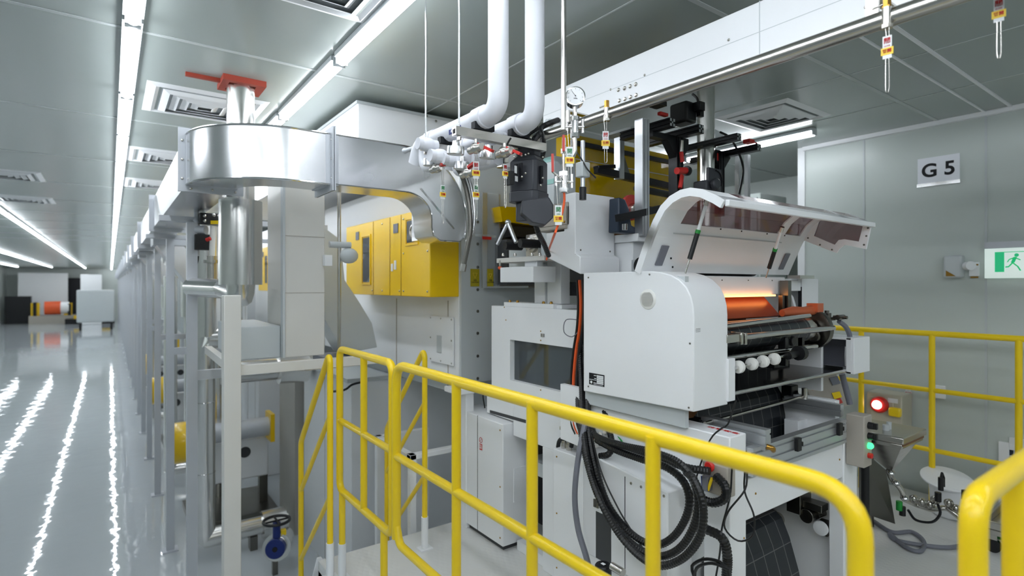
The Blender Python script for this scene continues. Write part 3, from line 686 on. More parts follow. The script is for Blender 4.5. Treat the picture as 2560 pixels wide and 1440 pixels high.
# instrument bench above the frame
t = thing('sensor_bench', 'white sensor bench with dark cylinders under the folded grey bracket arms', 'sensor bench', (1.8,2.45,-.1))
zb = at(1285,650,X=1.68).z
MB().box(1.66,1.80,2.02,2.42,zb-.012,zb+.012).build('bench_plate','white_warm',t,bevel=.002)
p = at(1292,685,X=1.62); MB().box(1.60,1.74,2.03,2.30,zb-.115,zb-.04).box(1.68,1.72,2.1,2.2,zb-.04,zb-.012).build('gearbox','white',t,bevel=.003)
for px,py,L in ((1262,614,.10),(1300,608,.14)):
    p = at(px,py,X=1.66); MB().lathe(p,(1,-.1,0),[(.022,0),(.023,.003),(.023,L)],24).build('dark_cylinder','black_profile',t)
p = at(1330,610,X=1.76); MB().lathe(p,NX,[(.045,0),(.045,.01),(.03,.012),(.03,.025),(.012,.03)],28).box(p.x,p.x+.02,p.y-.05,p.y+.05,zb,p.z+.05).build('bearing_plate','steel',t)
A = at(1270,556,X=1.70)
MB().cyl(A, at(1243,612,X=1.66), .009).cyl(A, at(1290,606,X=1.70), .011).sph(A,.016).build('folded_bracket','alu',t)
mb = MB(); screws(mb,[at(px,640,X=1.66)+V(0,0,0) for px in (1258,1288,1330,1350)],(0,0,1),.008,.014); mb.build('bolt','steel',t)
p = at(1250,665,X=1.66); MB().cyl(p+V(0,0,.03),p+V(0,0,-.005),.006).build('hanging_screw','steel',t); MB().sph(p-V(0,0,.01),.012,10,(1,1,.8)).build('copper_tip','orange',t)
MB().box(1.80,1.86,2.0,2.5,zb-.03,zb+.10).build('rear_block','grey_white',t)
t = thing('camera_box', 'small black camera box under the sloping white chute', 'camera', at(1440,725,X=1.85)); p = at(1440,722,X=1.85)
MB().box(1.85,1.93,p.y-.05,p.y+.05,p.z-.035,p.z+.035).build('body','black',t,bevel=.003); MB().lathe((1.85,p.y,p.z),NX,[(.018,0),(.018,.006)],20).build('lens','ink',t)
MB().box(1.88,1.90,p.y+.05,p.y+.08,p.z-.02,p.z+.02).build('bracket','steel',t)
# ================================================================ WHITE CHUTE BOX AND NEIGHBOURS
t = thing('cover_box', 'tall white cover box with a slanted foot behind the printing unit cover', 'cover', (1.73,1.8,0))
MB().prism([(1.75,.397),(1.823,.397),(1.823,.235),(1.945,.235),(1.945,.125),(1.72,.045),(1.72,.12),(1.75,.135)],'x',1.609,1.85).build('body','white',t,bevel=.004)
MB().box(1.608,1.852,1.748,1.75,.130,.132).build('fold_line','tan',t)
mb = MB(); screws(mb,[(x,1.75,.15) for x in (1.64,1.82)],NY,.004); mb.build('screw','steel_dark',t)
t = thing('roller_mount', 'white bracket block carrying a navy pillow bearing beside the aluminium post', 'bearing', (1.95,1.72,.0))
MB().box(1.855,2.02,1.62,1.80,.19,.225).box(1.87,1.95,1.66,1.80,-.05,.19).build('bracket','white',t,bevel=.003)
p = at(1563,545,Y=1.66)
MB().prism([(p.x-.065,.225),(p.x+.075,.225),(p.x+.06,.25),(p.x+.02,.26),(p.x+.005,.33),(p.x-.02,.37),(p.x-.06,.375)],'y',1.64,1.70).build('pillow_housing','navy',t,bevel=.006)
q = at(1572,520,Y=1.72); MB().lathe(q,NY,[(.055,0),(.058,.004),(.058,.02),(.03,.022)],36).build('red_disc','red_dull',t)
MB().lathe(q+V(0,-.02,-.01),NY,[(.03,0),(.028,.03)],28).build('hub','steel',t)
MB().bar(at(1545,545,Y=1.6),at(1680,515,X=2.1),.03,.03).build('black_bar','black_profile',t)
MB().cyl(at(1562,560,Y=1.60),at(1562,575,Y=1.60),.012).build('grease_cap','chrome',t)
mb = MB().box(1.86,1.93,1.58,1.66,-.03,.11).box(1.93,1.97,1.58,1.62,.08,.13).cyl((1.90,1.58,.02),(1.90,1.55,.02),.014); mb.build('hinge_block','alu',t,bevel=.003)
cable('sensor_lead',[(1.89,1.57,.1),(1.93,1.56,.13),(2.0,1.58,.15)],.003,'black',t)
t = thing('wood_panel','brown panel behind the white bracket block','panel',(2.0,1.9,0)); MB().box(1.95,2.3,1.85,1.87,.0,.28).build('panel','brown',t)
# long idler behind hood
# ================================================================ OVERHEAD TRUNKING
t = thing('overhead_duct', 'long white rectangular overhead trunking with dimpled bolts at the top right', 'duct', (1.9,0,.77))
xb = 1.75
bd = MB().box(xb,xb+.06,-1.5,2.14,.755,.945).build('trunking','white',t,bevel=.003)
mb = MB()
for y in (1.0,.2,-.6): mb.box(xb-.001,xb+.061,y,y+.003,.754,.946)
mb.box(xb-.0008,xb+.001,-1.5,2.14,.842,.844)
mb.build('joint_line','grey_white',bd)
mb = MB()
for px,py in ((1547,225),(1562,221),(1576,216),(1590,211),(1549,252),(1563,248),(1577,243),(1591,238)): mb.lathe(at(px,py,X=xb),NX,[(.0085,0),(.0085,.004),(.005,.008),(.003,.008)],12)
for px,py in ((1612,188),(1527,224),(1822,100),(2165,18),(2190,10)): screws(mb,[at(px,py,X=xb)],NX,.005,.004)
mb.build('bolt','steel',bd)
t = thing('steel_pipe', 'brushed stainless pipe running below the white overhead trunking', 'pipe', (1.62,0,.68))
MB().pipe([(1.62,-1.5,.686),(1.62,2.32,.686),(1.62,2.32,.60)],.0235,.05,20).build('tube','steel',t)
for y in (-.6,.6,1.8): MB().box(1.615,1.75,y,y+.03,.757,.763).box(1.615,1.625,y,y+.03,.70,.757).build('bracket','steel',t)
def stopcock(px, py, X, nm_lbl):
    p = at(px,py,X=X); t = thing('stopcock', nm_lbl, 'valve', p)
    MB().cyl(p+V(0,0,-.055),p+V(0,0,-.012),.011).cyl(p+V(0,0,-.065),p+V(0,0,-.055),.014,n=6).build('body','steel',t)
    MB().cyl(p+V(0,0,-.012),p+V(0,0,.016),.010,n=6).box(p.x-.008,p.x+.008,p.y-.008,p.y+.008,p.z-.014,p.z-.008).build('brass_cap','brass',t)
    MB().cyl(p+V(-.01,.03,-.006),p,.003).build('lever','steel',t); return p
stopcock(1517,262,1.60,'small brass capped drain cock on the steel pipe near the middle')
stopcock(2217,8,1.60,'brass capped drain cock on the steel pipe cut by the top edge')
# ================================================================ VALVE TAGS
def vtag(px, py, d, w, label, ch, col, tab=None, chain_up=.05, chain_dn=.08, rot=0, tabtxt='常開'):
    """plastic valve tag on a ball chain, turned to face along its own angle"""
    p = at(px,py,D=d); t = thing('valve_tag', label, 'tag', p, 'valve tags')
    h = w*2.9; a = math.radians(rot); r = V(math.cos(a)*CA-math.sin(a)*SA, -math.cos(a)*SA-math.sin(a)*CA, 0); u = V(0,0,1); f = r.cross(u)
    MB().bar(p-u*h/2, p+u*h/2, .0018, w, up=r).build('tag_plate','tag_white',t)
    MB().bar(p-u*(h*.34), p+u*(-h*.02), .004, w*1.35, up=r).build('yellow_slide','tag_yellow',t)
    text('tag_character', ch, p+u*h*.27+f*.0016, r, u, w*.8, 'ink_red' if col == 'r' else 'ink_green', t, bold=.0002)
    text('tag_word', 'OPEN' if col == 'g' else 'CLOSE', p+u*h*.05+f*.0016, r, u, w*.22, 'ink_red' if col == 'r' else 'ink_green', t)
    text('slide_character', tabtxt, p-u*h*.18+f*.0028, r, u, w*.5, 'ink_red', t, bold=.0002)
    pts = [p+u*h*.45+r*w*.2, p+u*(h*.5+chain_up)+r*w*.15, p+u*(h*.5+chain_up)-r*w*.3, p+u*h*.45-r*w*.1]
    MB().sweep(smooth_pts(pts,.004),.0011,5,rfun=lambda i:.6+.5*(i%2)).build('ball_chain','steel',t)
    if chain_dn:
        pts = [p-u*h*.45+r*w*.2, p-u*(h*.5+chain_dn*.9)+r*w*.22, p-u*(h*.5+chain_dn), p-u*(h*.5+chain_dn*.9)-r*w*.18, p-u*h*.45-r*w*.18]
        MB().sweep(smooth_pts(pts,.004),.0011,5,rfun=lambda i:.6+.5*(i%2)).build('ball_chain','steel',t)
vtag(2218,118,1.40,.0197,'hanging tag with a red character and yellow slide, below the stopcock at the top edge','關','r',chain_up=.05,chain_dn=.085,rot=45)
vtag(2497,25,1.30,.019,'hanging tag with a yellow slide cut off at the top right corner','關','r',chain_up=.05,chain_dn=.085,rot=45)
vtag(1514,350,2.19,.0242,'red character tag hanging in front of the yellow guard panel','關','r',chain_up=.06,chain_dn=.055,tabtxt='常關')
vtag(1107,480,2.05,.018,'green character tag hanging leftmost, in front of the curved duct','開','g',chain_up=.06,chain_dn=.09,rot=-40)
vtag(1190,425,1.95,.021,'upper red character tag hanging from the lagged pipe valves','關','r',chain_up=.05,chain_dn=.03,rot=-20)
vtag(1190,480,2.0,.019,'lower green character tag hanging right below a red one','開','g',chain_up=.03,chain_dn=.07,rot=-35)
vtag(1263,428,1.9,.017,'red character tag hanging beside the dark grey motor','關','r',chain_up=.03,chain_dn=.10,rot=-40)
vtag(1424,392,1.78,.022,'green character tag on the gauge pipe, the upper one','開','g',chain_up=.06,chain_dn=.05,tabtxt='常開')
vtag(1396,538,1.78,.022,'green character tag on the orange air hose, the lower one','開','g',chain_up=.09,chain_dn=0,tabtxt='常開')
# ================================================================ LAGGED PIPES WITH SUPPORTS
def lagged(X, lbl, n, x2):
    t = thing('lagged_pipe', lbl, 'pipe', (X,1.57,.6), 'white lagged pipes'); zp = .60
    MB().pipe([(X,1.57,ZC),(X,1.57,zp),(X,2.16,zp),(X,2.2,zp-.07)],.036,.06,24,10).build('pipe_cover','lagging',t)
    MB().cyl((X,1.64,zp),(X,1.70,zp),.042).cyl((X,2.02,zp),(X,2.07,zp),.041).islands('collar','lagging',t)
    MB().pipe([(X,2.12,zp-.02),(X,2.12,zp-.10),(X,1.80,zp-.10)],.027,.05,18).build('branch_cover','lagging',t)
    MB().box(X-.042,X+.042,1.655,1.68,zp-.045,zp-.02).box(X-.042,X+.042,1.905,1.93,zp-.045,zp-.02).islands('rubber_pad','ink',t)
    MB().prism([(1.765,zp-.008),(1.85,zp-.008),(1.85,zp-.026),(1.765,zp-.026)],'x',X-.0372,X-.0340).build('blue_band','ink_blue',t)
    text('pipe_lettering','冰水回水' if n else '冰水出水',(X-.0385,1.807,zp-.017),(0,-1,0),(0,0,1),.014,'tag_white',t)
    return t
lagged(1.085,'white lagged pipe dropping from the ceiling, the left one of two',0,0)
lagged(1.245,'white lagged pipe dropping from the ceiling, the right one of two',1,0)
for y, lb in ((1.667,'upper steel channel hung on a rod under the lagged pipes'),(1.918,'lower steel channel hung on a rod under the lagged pipes')):
    t = thing('support_channel', lb, 'support', (1.1,y,.53)); z = .535
    MB().box(.965,1.37,y-.014,y+.014,z-.016,z+.014).build('channel','steel',t)
    MB().box(.9648,.966,y-.009,y+.009,z-.010,z+.006).build('open_end','ink',t)
    MB().cyl((.985,y,z-.03),(.985,y,ZC),.0032,n=8).build('hanger_rod','galv',t)
    MB().cyl((.985,y,z-.03),(.985,y,z-.018),.008,n=6).build('nut','steel',t)
# bimetal thermometers, ball valves with red levers
for px,py,d,lb in ((1139,374,1.95,'round steel thermometer can below the left lagged pipe'),(1220,384,1.98,'round steel thermometer can left of the motor'),(1078,404,2.15,'farthest round steel thermometer can at the pipe end'),(1155,412,2.05,'lowest round steel thermometer can by the braided hose')):
    p = at(px,py,D=d); t = thing('thermometer', lb, 'thermometer', p)
    MB().lathe(p,(0,.1,-1),[(.012,-.03),(.014,-.012),(.030,-.010),(.031,.0),(.031,.016),(.028,.018)],28).build('case','galv',t)
    MB().lathe(p,(0,.1,-1),[(.027,.0175),(.027,.0185)],28).build('dial','dial',t)
for a,b,d,lb in (((1190,357),(1232,378),1.9,'valve with a long red lever under the left lagged pipe'),((1262,367),(1302,385),1.88,'valve with a red lever touching the motor top'),((1092,408),(1110,412),2.1,'valve with a short red lever at the far pipe end'),((1170,420),(1186,408),2.0,'valve with a red lever behind the upper red tag')):
    A, B = at(*a,D=d), at(*b,D=d-.04); t = thing('ball_valve', lb, 'valve', A)
    MB().sph(A+V(0,0,-.02),.02,12,(1,1.2,.9)).cyl(A+V(0,-.04,-.02),A+V(0,.04,-.02),.013).cyl(A+V(0,0,-.02),A+V(0,0,.012),.006).build('body','steel',t)
    MB().bar(A,B,.012,.004).build('lever_arm','steel',t); MB().bar(A.lerp(B,.15),B,.015,.009).build('lever_grip','red',t)
for k,(px,py,s) in enumerate(((1068,362,1.0),(1100,392,1.1),(1165,393,1.0),(1200,398,.9),(1245,340,.8),(1130,400,1.0))):
    p = at(px,py,D=2.08); mb = MB().sph(p,.03*s,14,(1.2,1.0,.9)); mb.cyl(p+V(-.04*s,0,0),p+V(.04*s,0,0),.022*s)
    tag(mb.build('valve_lagging','lagging'), 'white insulation wrap on the pipe valves, %s from the left' % nth((1,2,4,5,6,3)[k]), 'insulation', 'valve insulation wraps')
t = thing('braided_hose','grey metal braided hose hanging beside the curved duct','hose',at(1160,660,D=2.3))
pl = [at(px,py,D=2.25) for px,py in ((1133,408),(1155,440),(1171,500),(1176,570),(1170,610),(1160,660))]
MB().sweep(smooth_pts(pl,.006),.010,10,rfun=lambda i:1+.06*(i%2)).build('hose','steel_dark',t); MB().cyl(pl[-1],pl[-1]+(pl[-1]-pl[-2]).normalized()*.03,.013,n=6).build('nut','steel',t)
pl = [at(px,py,D=2.27) for px,py in ((1150,405),(1178,470),(1185,560),(1168,605))]
MB().sweep(smooth_pts(pl,.006),.008,10,rfun=lambda i:1+.06*(i%2)).build('hose','galv',t)
# ================================================================ MOTOR
t = thing('servo_motor','dark grey geared servo motor hanging above the sensor bench','motor',at(1320,540,D=2.25))
c = at(1322,455,D=2.2); s = 2.2/1380
def octo(w, h, x0=0, y0=0, cf=.3):
    pts = [(-w,-h*(1-cf)),(-w*(1-cf),-h),(w*(1-cf),-h),(w,-h*(1-cf)),(w,h*(1-cf)),(w*(1-cf),h),(-w*(1-cf),h),(-w,h*(1-cf))]
    return [(x0+x*CA+y*SA, y0-x*SA+y*CA) for x,y in pts]
cx, cy, cz = c
rot_ = math.radians(-28)
def zpr(mb, w, h, za, zb_, dx=0, dy=0, cf=.22, k=1.0):
    a = octo(w,h,0,0,cf); R = lambda p: (cx+dx+p[0]*math.cos(rot_)-p[1]*math.sin(rot_), cy+dy+p[0]*math.sin(rot_)+p[1]*math.cos(rot_))
    lo = [R(p) for p in a]; hi = [R((p[0]*k,p[1]*k)) for p in a]; n = 8
    return mb.poly([(x,y,za) for x,y in lo]+[(x,y,zb_) for x,y in hi],[tuple(range(n))[::-1],tuple(range(n,2*n))]+[(i,(i+1)%n,(i+1)%n+n,i+n) for i in range(n)])
mb = MB(); zpr(mb,.060,.060,cz-.045,cz+.075); zpr(mb,.060,.060,cz+.075,cz+.10,k=.62); zpr(mb,.038,.038,cz+.10,cz+.125); mb.build('motor_body','motor_grey',t,bevel=.003)
mb = MB(); zpr(mb,.066,.066,cz-.085,cz-.045,cf=.3); mb.build('flange','motor_grey',t,bevel=.003)
mb = MB(); zpr(mb,.045,.045,cz-.16,cz-.085,dx=.005,cf=.2); mb.build('gearbox','motor_grey',t,bevel=.004)
g = at(1340,528,D=2.16)
MB().prism([(-.06,.035),(.045,.05),(.062,.02),(.062,-.03),(.03,-.06),(-.02,-.05),(-.062,-.015)],'y',-.045,.045).xf(Matrix.Translation(g) @ Matrix.Rotation(-.55,4,'Z')).build('angle_head','motor_grey',t,bevel=.005)
for px,py,w_,h_ in ((1291,430,.007,.030),(1303,430,.006,.034),(1337,437,.010,.036),(1353,437,.008,.034)):
    p = at(px,py,D=2.125 if px<1320 else 2.14); MB().box(p.x-w_*.6,p.x+w_*.6,p.y-.006,p.y+.012,p.z-h_,p.z+h_).build('cooling_slot','ink',t)
for px,py,h_ in ((1290,424,.014),(1291,447,.010)):
    p = at(px,py,D=2.115); MB().bar(p-V(0,0,h_),p+V(0,0,h_),.002,.018,up=V(.35,-.93,0).cross(V(0,0,1))).build('type_label','tag_white',t)
mb = MB()
for px,py in ((1286,393),(1304,389),(1314,387),(1321,384),(1357,393),(1314,433),(1305,442),(1357,445),(1352,463),(1278,443)): mb.sph(at(px,py,D=2.105),.0045,8)
mb.build('screw_head','steel',t)
mb = MB()
for px in (1303,1320): p = at(px,378,D=2.2); mb.cyl(p,p+V(0,.0,.05),.014)
mb.islands('cable_connector','black_profile',t)
p = at(1278,450,D=2.12); MB().box(p.x-.02,p.x,p.y-.02,p.y+.02,p.z-.02,p.z+.03).build('side_connector','black',t)
t = thing('mount_bracket','beige steel bracket plate holding the dark grey motor','bracket',at(1395,545,X=1.63))
p0, p1 = at(1362,495,X=1.61), at(1420,556,X=1.61)
MB().box(1.60,1.70,1.80,2.02,.245,.262).box(1.60,1.612,1.79,2.02,.262,.36).box(1.60,1.66,1.79,1.80,.262,.345).build('plate','tan',t,bevel=.004)
mb = MB(); screws(mb,[(1.60,1.81,.275),(1.60,1.95,.275)],NX,.006); mb.build('screw','brass',t)
# hoses at the motor
cable('conduit',[at(1395,300,X=1.74),at(1370,310,X=1.66),at(1352,322,X=1.6),at(1356,345,X=1.56),at(1358,375,X=1.53),at(1352,395,X=1.49)],.013,'black_rib',ribs=True,label='black ribbed conduit looping from the white trunking to the motor',cat='conduit')
cable('conduit',[at(1345,318,D=2.25),at(1320,335,D=2.25),at(1312,355,D=2.22),at(1305,378,D=2.2)],.012,'black_rib',ribs=True,label='short black ribbed conduit entering the motor top, left one',cat='conduit')
cable('conduit',[at(1348,335,D=2.3),at(1335,350,D=2.26),at(1325,378,D=2.2)],.013,'black_rib',ribs=True,label='short black ribbed conduit entering the motor top, right one',cat='conduit')
cable('conduit',[at(1336,548,D=2.2),at(1345,580,D=2.22),at(1360,610,D=2.3),at(1372,640,D=2.35)],.011,'black_rib',ribs=True,label='black ribbed conduit leaving the bottom of the motor',cat='conduit')
cable('cable',[at(1277,345,D=1.98),at(1266,365,D=1.98),at(1260,400,D=1.98),at(1262,430,D=2.0)],.0035,'black',label='thin black cable hanging left of the motor')
p = at(1378,308,X=1.75); tag(MB().lathe(p,NX,[(.02,0),(.02,.012),(.016,.014),(.016,.03)],20).build('conduit_gland','grey_white'),'grey conduit gland on the side of the white trunking','gland')
t = thing('grey_column','pale grey square column with teal tape behind the motor','column',(1.82,2.1,.1))
MB().box(1.72,1.86,2.02,2.12,.14,.62).build('column','grey_white',t,bevel=.003)
for py in (395,452): p = at(1385,py,X=1.719); MB().box(1.718,1.72,2.02,2.12,p.z-.012,p.z+.012).build('teal_tape',mat('teal',(150,196,190),.5) if 'teal' not in MATS else 'teal',t)
# ================================================================ PRESSURE GAUGE LINE
t = thing('gauge_line','thin steel air pipe from the ceiling with a pressure gauge and ball valves','pipe',at(1410,470,D=1.85))
D0 = 1.82
def g(px,py,dd=0): return at(px,py,D=D0+dd)
top = g(1409,100); top.z = ZC
MB().pipe([top, V(top.x,top.y,g(0,325).z)],.0085,0,16).build('drop_pipe','steel',t)
ga = MB().lathe(g(1438,243,.02),(-.62,-.78,.05),[(.026,-.028),(.031,-.026),(.031,.004),(.033,.005),(.033,.010),(.029,.011)],32).build('gauge_case','chrome',t)
fdir = V(-.62,-.78,.05).normalized(); gc = g(1438,243,.02)+fdir*.0115
MB().lathe(gc-fdir*.001,fdir,[(.0288,0),(.0288,.0012)],32).build('gauge_face','dial',t)
rr = V(0,0,1).cross(fdir).normalized(); uu = fdir.cross(rr)
nd = MB().bar(gc+fdir*.001, gc+fdir*.001+rr*-.012+uu*.016,.0012,.0008)
for i in range(9):
    a = math.radians(225-i*33.75); dd = rr*math.cos(a)+uu*math.sin(a); nd.bar(gc+fdir*.0008+dd*.022,gc+fdir*.0008+dd*.026,.001,.0006)
nd.sph(gc+fdir*.001,.002,8).build('gauge_needle','ink',t)
text('gauge_lettering','MPa',gc+fdir*.0007-uu*.009,rr,uu,.007,'ink',t)
MB().cyl(g(1437,268),g(1437,285),.006).cyl(g(1437,282),g(1437,296),.009,n=6).cyl(g(1437,296),g(1436,350),.0085).build('gauge_stem','steel',t)
for (vx,vy) in ((1437,318),(1410,455)):
    p = g(vx,vy); mb = MB().cyl(p+V(0,0,-.028),p+V(0,0,.028),.013).cyl(p+V(0,0,-.034),p+V(0,0,-.02),.016,n=6).cyl(p+V(0,0,.02),p+V(0,0,.034),.016,n=6)
    mb.cyl(p-rr*.03,p+rr*.03,.006).cyl(p+rr*.026+V(0,0,-.02),p+rr*.026+V(0,0,.025),.0055).cyl(p-rr*.026+V(0,0,-.012),p-rr*.026+V(0,0,.018),.005)
    mb.build('valve_body','chrome',t)
for a,b,c_ in (((1432,355),(1436,350),(1409,350)),):
    pass
MB().pipe([g(1436,350),g(1436,385),g(1422,400)],.0095,.02,14).build('elbow_pipe','steel',t)
MB().cyl(g(1410,345),g(1410,440),.007).cyl(g(1410,372),g(1410,384),.011,n=6).cyl(g(1410,475),g(1410,482),.009,n=6).build('lower_pipe','steel',t)
for (x0,y0),(x1,y1) in (((1409,338),(1409,378)),((1381,385),(1382,430))):
    MB().bar(g(x0,y0,-.03),g(x1,y1,-.03),.011,.008,up=rr).build('lever_grip','red_dull',t)
MB().bar(g(1382,430,-.03),g(1402,447,-.02),.008,.004).build('lever_arm','steel',t)
cable('air_hose',[g(1410,478),g(1411,500),g(1406,530),g(1396,560),g(1384,592),at(1372,625,X=1.59),at(1366,650,X=1.6)],.004,'orange',label='orange air hose dropping from the gauge line past the white cover box',cat='hose')
# ================================================================ YELLOW GUARD ENCLOSURE
t = thing('guard_enclosure','yellow transparent guard enclosure with black bars behind the gauge line','guard',(2.4,2.3,.3))
YG = 2.28
MB().box(2.06,2.98,YG,YG+.006,.30,.83).build('front_panel','yellow_guard',t)
MB().box(2.06,2.066,YG,YG+.12,.30,.83).build('side_panel','yellow_guard',t)
MB().box(2.06,2.98,YG,YG+.12,.83,.836).build('top_panel','yellow_guard',t)
MB().box(2.06,3.0,YG-.02,YG,.775,.80).box(2.3,3.0,YG-.02,YG,.46,.485).build('black_bar','black_profile',t)
MB().box(2.07,2.98,YG-.003,YG,.70,.704).build('seam','white_warm',t)
MB().box(2.08,2.96,YG+.10,YG+.12,.25,.8).build('rear_panel','yellow_panel',t)
t = thing('strip_sensor','white sensor head on a thin steel rod in front of the yellow guard','sensor',at(1457,480,D=2.3))
p = at(1457,425,D=2.2)
MB().cyl(at(1457,352,D=2.2),at(1457,470,D=2.2),.009).build('rod','alu',t); MB().box(p.x-.022,p.x+.022,p.y-.02,p.y+.02,p.z-.03,p.z+.03).build('head','grey_white',t,bevel=.004)
MB().cyl(at(1457,468,D=2.2),at(1457,500,D=2.2),.014).build('rod_clamp','black',t)
cable('lead',[at(1440,378,D=2.2),at(1455,400,D=2.18),at(1470,425,D=2.17),at(1490,445,D=2.17)],.003,'black',t)
t = thing('air_knife','black angled bar held by a triangular steel bracket in front of the yellow guard','bar',at(1560,450,D=2.35))
A, B = at(1490,425,Y=1.95), at(1690,470,Y=1.95)
MB().bar(A,B,.03,.035).build('bar','black',t); MB().bar(A+V(0,.0,.01),A+V(.12,0,.03),.04,.02).build('end_block','black_profile',t,bevel=.003)
p = at(1548,360,Y=1.95); q = at(1548,448,Y=1.95)
MB().box(p.x-.016,p.x+.016,1.93,1.97,q.z,p.z+.03).build('bracket_post','alu',t)
MB().prism([(p.x+.016,p.z-.02),(p.x+.09,q.z),(p.x+.016,q.z)],'y',1.945,1.955).build('gusset','steel_dark',t)
MB().cyl(at(1590,470,Y=2.1),at(1700,492,Y=2.1),.02).build('black_roller','black',t)
# ================================================================ CAMERA GANTRY OF BLACK AND SILVER PROFILES
t = thing('profile_gantry','black slotted profile stand with camera heads, left one behind the hood','stand',(2.1,1.7,.4))
def endface(p, s=.02): # hatch of slots seen on the cut profile end
    mb = MB()
    for i in (-1,1):
        for j in (-1,1): mb.box(p.x+i*s*.55-.006,p.x+i*s*.55+.006,p.y-.0015,p.y,p.z+j*s*.55-.006,p.z+j*s*.55+.006)
    mb.box(p.x-.004,p.x+.004,p.y-.0015,p.y,p.z-.004,p.z+.004); return mb
A = at(1681,306,X=2.05); B = at(1753,322,X=2.255)
for P_, L in ((A,.30),(B,.34)):
    b_ = MB(); profile(b_,P_,P_+V(0,L,0),.04,.04,2); o = b_.build('black_beam','black_profile',t); endface(P_).build('cut_end','alu',o)
po = MB(); pz = A.z-.03; q = at(1690,400,Y=1.70)
profile(po,(q.x,1.70,.36),(q.x,1.70,pz+.01),.05,.05,2,up=(1,0,0)); po.build('black_post','black_profile',t)
MB().box(A.x-.02,B.x+.04,1.68,1.72,pz-.015,pz+.012).prism([(q.x-.025,pz-.015),(q.x-.085,pz-.015),(q.x-.025,pz-.09)],'y',1.68,1.72).prism([(q.x+.025,pz-.015),(q.x+.085,pz-.015),(q.x+.025,pz-.09)],'y',1.68,1.72).build('cross_plate','black_profile',t)
p = at(1715,285,Y=1.66); MB().box(p.x-.05,p.x+.035,1.62,1.72,p.z-.05,p.z+.05).build('camera_head','black',t,bevel=.012)
p = at(1738,270,Y=1.62); MB().box(p.x-.02,p.x+.02,1.58,1.64,p.z-.02,p.z+.02).box(p.x+.01,p.x+.04,1.60,1.62,p.z-.04,p.z).build('lens_block','black_profile',t)
p = at(1660,287,Y=1.62); MB().box(p.x-.035,p.x+.02,1.61,1.63,p.z-.007,p.z+.008).build('red_clamp','red',t,bevel=.003)
p = at(1655,262,Y=1.66); MB().box(p.x-.04,p.x+.01,1.64,1.7,p.z-.01,p.z+.01).cyl((p.x,1.66,p.z),(p.x,1.66,p.z+.08),.012).build('top_fitting','black',t)
arm = MB().cyl(at(1703,380,Y=1.66),at(1706,405,Y=1.66),.010).cyl(at(1706,435,Y=1.66),at(1700,470,Y=1.66),.010).cyl(at(1692,427,Y=1.62),at(1714,427,Y=1.62),.016)
arm.islands('red_arm','red',t); MB().lathe(at(1714,427,Y=1.62),(1,0,0),[(.022,0),(.024,.008),(.022,.02)],20).build('knob','black',t); MB().cyl(at(1704,352,Y=1.66),at(1703,380,Y=1.66),.010).build('bolt','steel',t)
cable('lead',[at(1731,235,Y=1.66),at(1742,245,Y=1.64),at(1748,265,Y=1.62)],.006,'black',t)
t = thing('profile_gantry','black slotted profile stand with a swivel plate, right one behind the hood','stand',(2.6,1.7,.4))
A = at(1848,342,X=2.6); B = at(1898,368,X=2.78)
for P_, L in ((A,.42),(B,.42)):
    b_ = MB(); profile(b_,P_,P_+V(0,L,0),.04,.035,2); o = b_.build('black_beam','black_profile',t); endface(P_).build('cut_end','alu',o)
q = at(1795,440,Y=1.80); po = MB(); profile(po,(q.x,1.80,.38),(q.x,1.80,A.z-.02),.05,.05,2,up=(1,0,0)); po.build('black_post','black_profile',t)
MB().box(q.x-.09,B.x+.02,1.78,1.82,A.z-.045,A.z-.018).prism([(q.x+.025,A.z-.045),(q.x+.09,A.z-.045),(q.x+.025,A.z-.12)],'y',1.78,1.82).prism([(q.x-.025,A.z-.045),(q.x-.08,A.z-.045),(q.x-.025,A.z-.10)],'y',1.78,1.82).build('cross_plate','black_profile',t)
p = at(1787,450,Y=1.74); MB().box(p.x-.06,p.x+.05,1.735,1.75,p.z-.09,p.z+.06).build('swivel_plate','motor_grey',t)
MB().sweep([(p.x-.0+.05*math.cos(a),1.73,p.z+.0+.05*math.sin(a)) for a in [i*.25-.6 for i in range(10)]],.004,6).build('curved_slot','ink',t)
p = at(1770,470,Y=1.68); MB().box(p.x-.07,p.x+.05,1.64,1.72,p.z-.035,p.z+.03).cyl((p.x-.02,1.64,p.z+.01),(p.x-.02,1.61,p.z+.01),.03).build('camera_head','motor_grey',t,bevel=.008)
p = at(1875,352,Y=1.7); MB().box(p.x-.02,p.x+.03,1.69,1.73,p.z-.012,p.z+.008).cyl((p.x+.03,1.7,p.z),(p.x+.07,1.7,p.z-.004),.004).build('red_clamp','red',t)
cable('lead',[at(1800,330,Y=1.8),at(1825,345,Y=1.75),at(1850,390,Y=1.7),at(1858,430,Y=1.7),at(1848,485,Y=1.7)],.006,'black',t)
for px,py0,py1,Y_,lb in ((1605,300,590,1.62,'silver slotted aluminium post left of the hood'),(1845,388,520,2.15,'farther silver slotted post behind the hood, left of two'),(1868,388,520,2.2,'farther silver slotted post behind the hood, right of two')):
    p, q = at(px,py0,Y=Y_), at(px,py1,Y=Y_); mb = MB(); profile(mb,(p.x,Y_,q.z if px<1700 else ZP),(p.x,Y_,p.z),.045 if px<1700 else .03,.045 if px<1700 else .03,2,up=(1,0,0)); tag(mb.build('aluminium_post','alu'),lb,'post','aluminium posts')
tag(MB().bar(at(1700,305,Y=2.1),at(1800,345,Y=2.1),.06,.05).build('cross_beam','grey_white'),'pale cross beam behind the camera stands','beam')
tag(MB().bar(at(1540,330,Y=2.0),at(1620,345,Y=2.0),.2,.012).build('sheet_plate','grey_white'),'pale sheet plate under the steel pipe','plate')
tag(MB().bar(at(1700,420,Y=2.2),at(1800,400,X=3.4),.05,.05).build('cross_beam','white_warm'),'white horizontal tube behind the camera stands','beam')
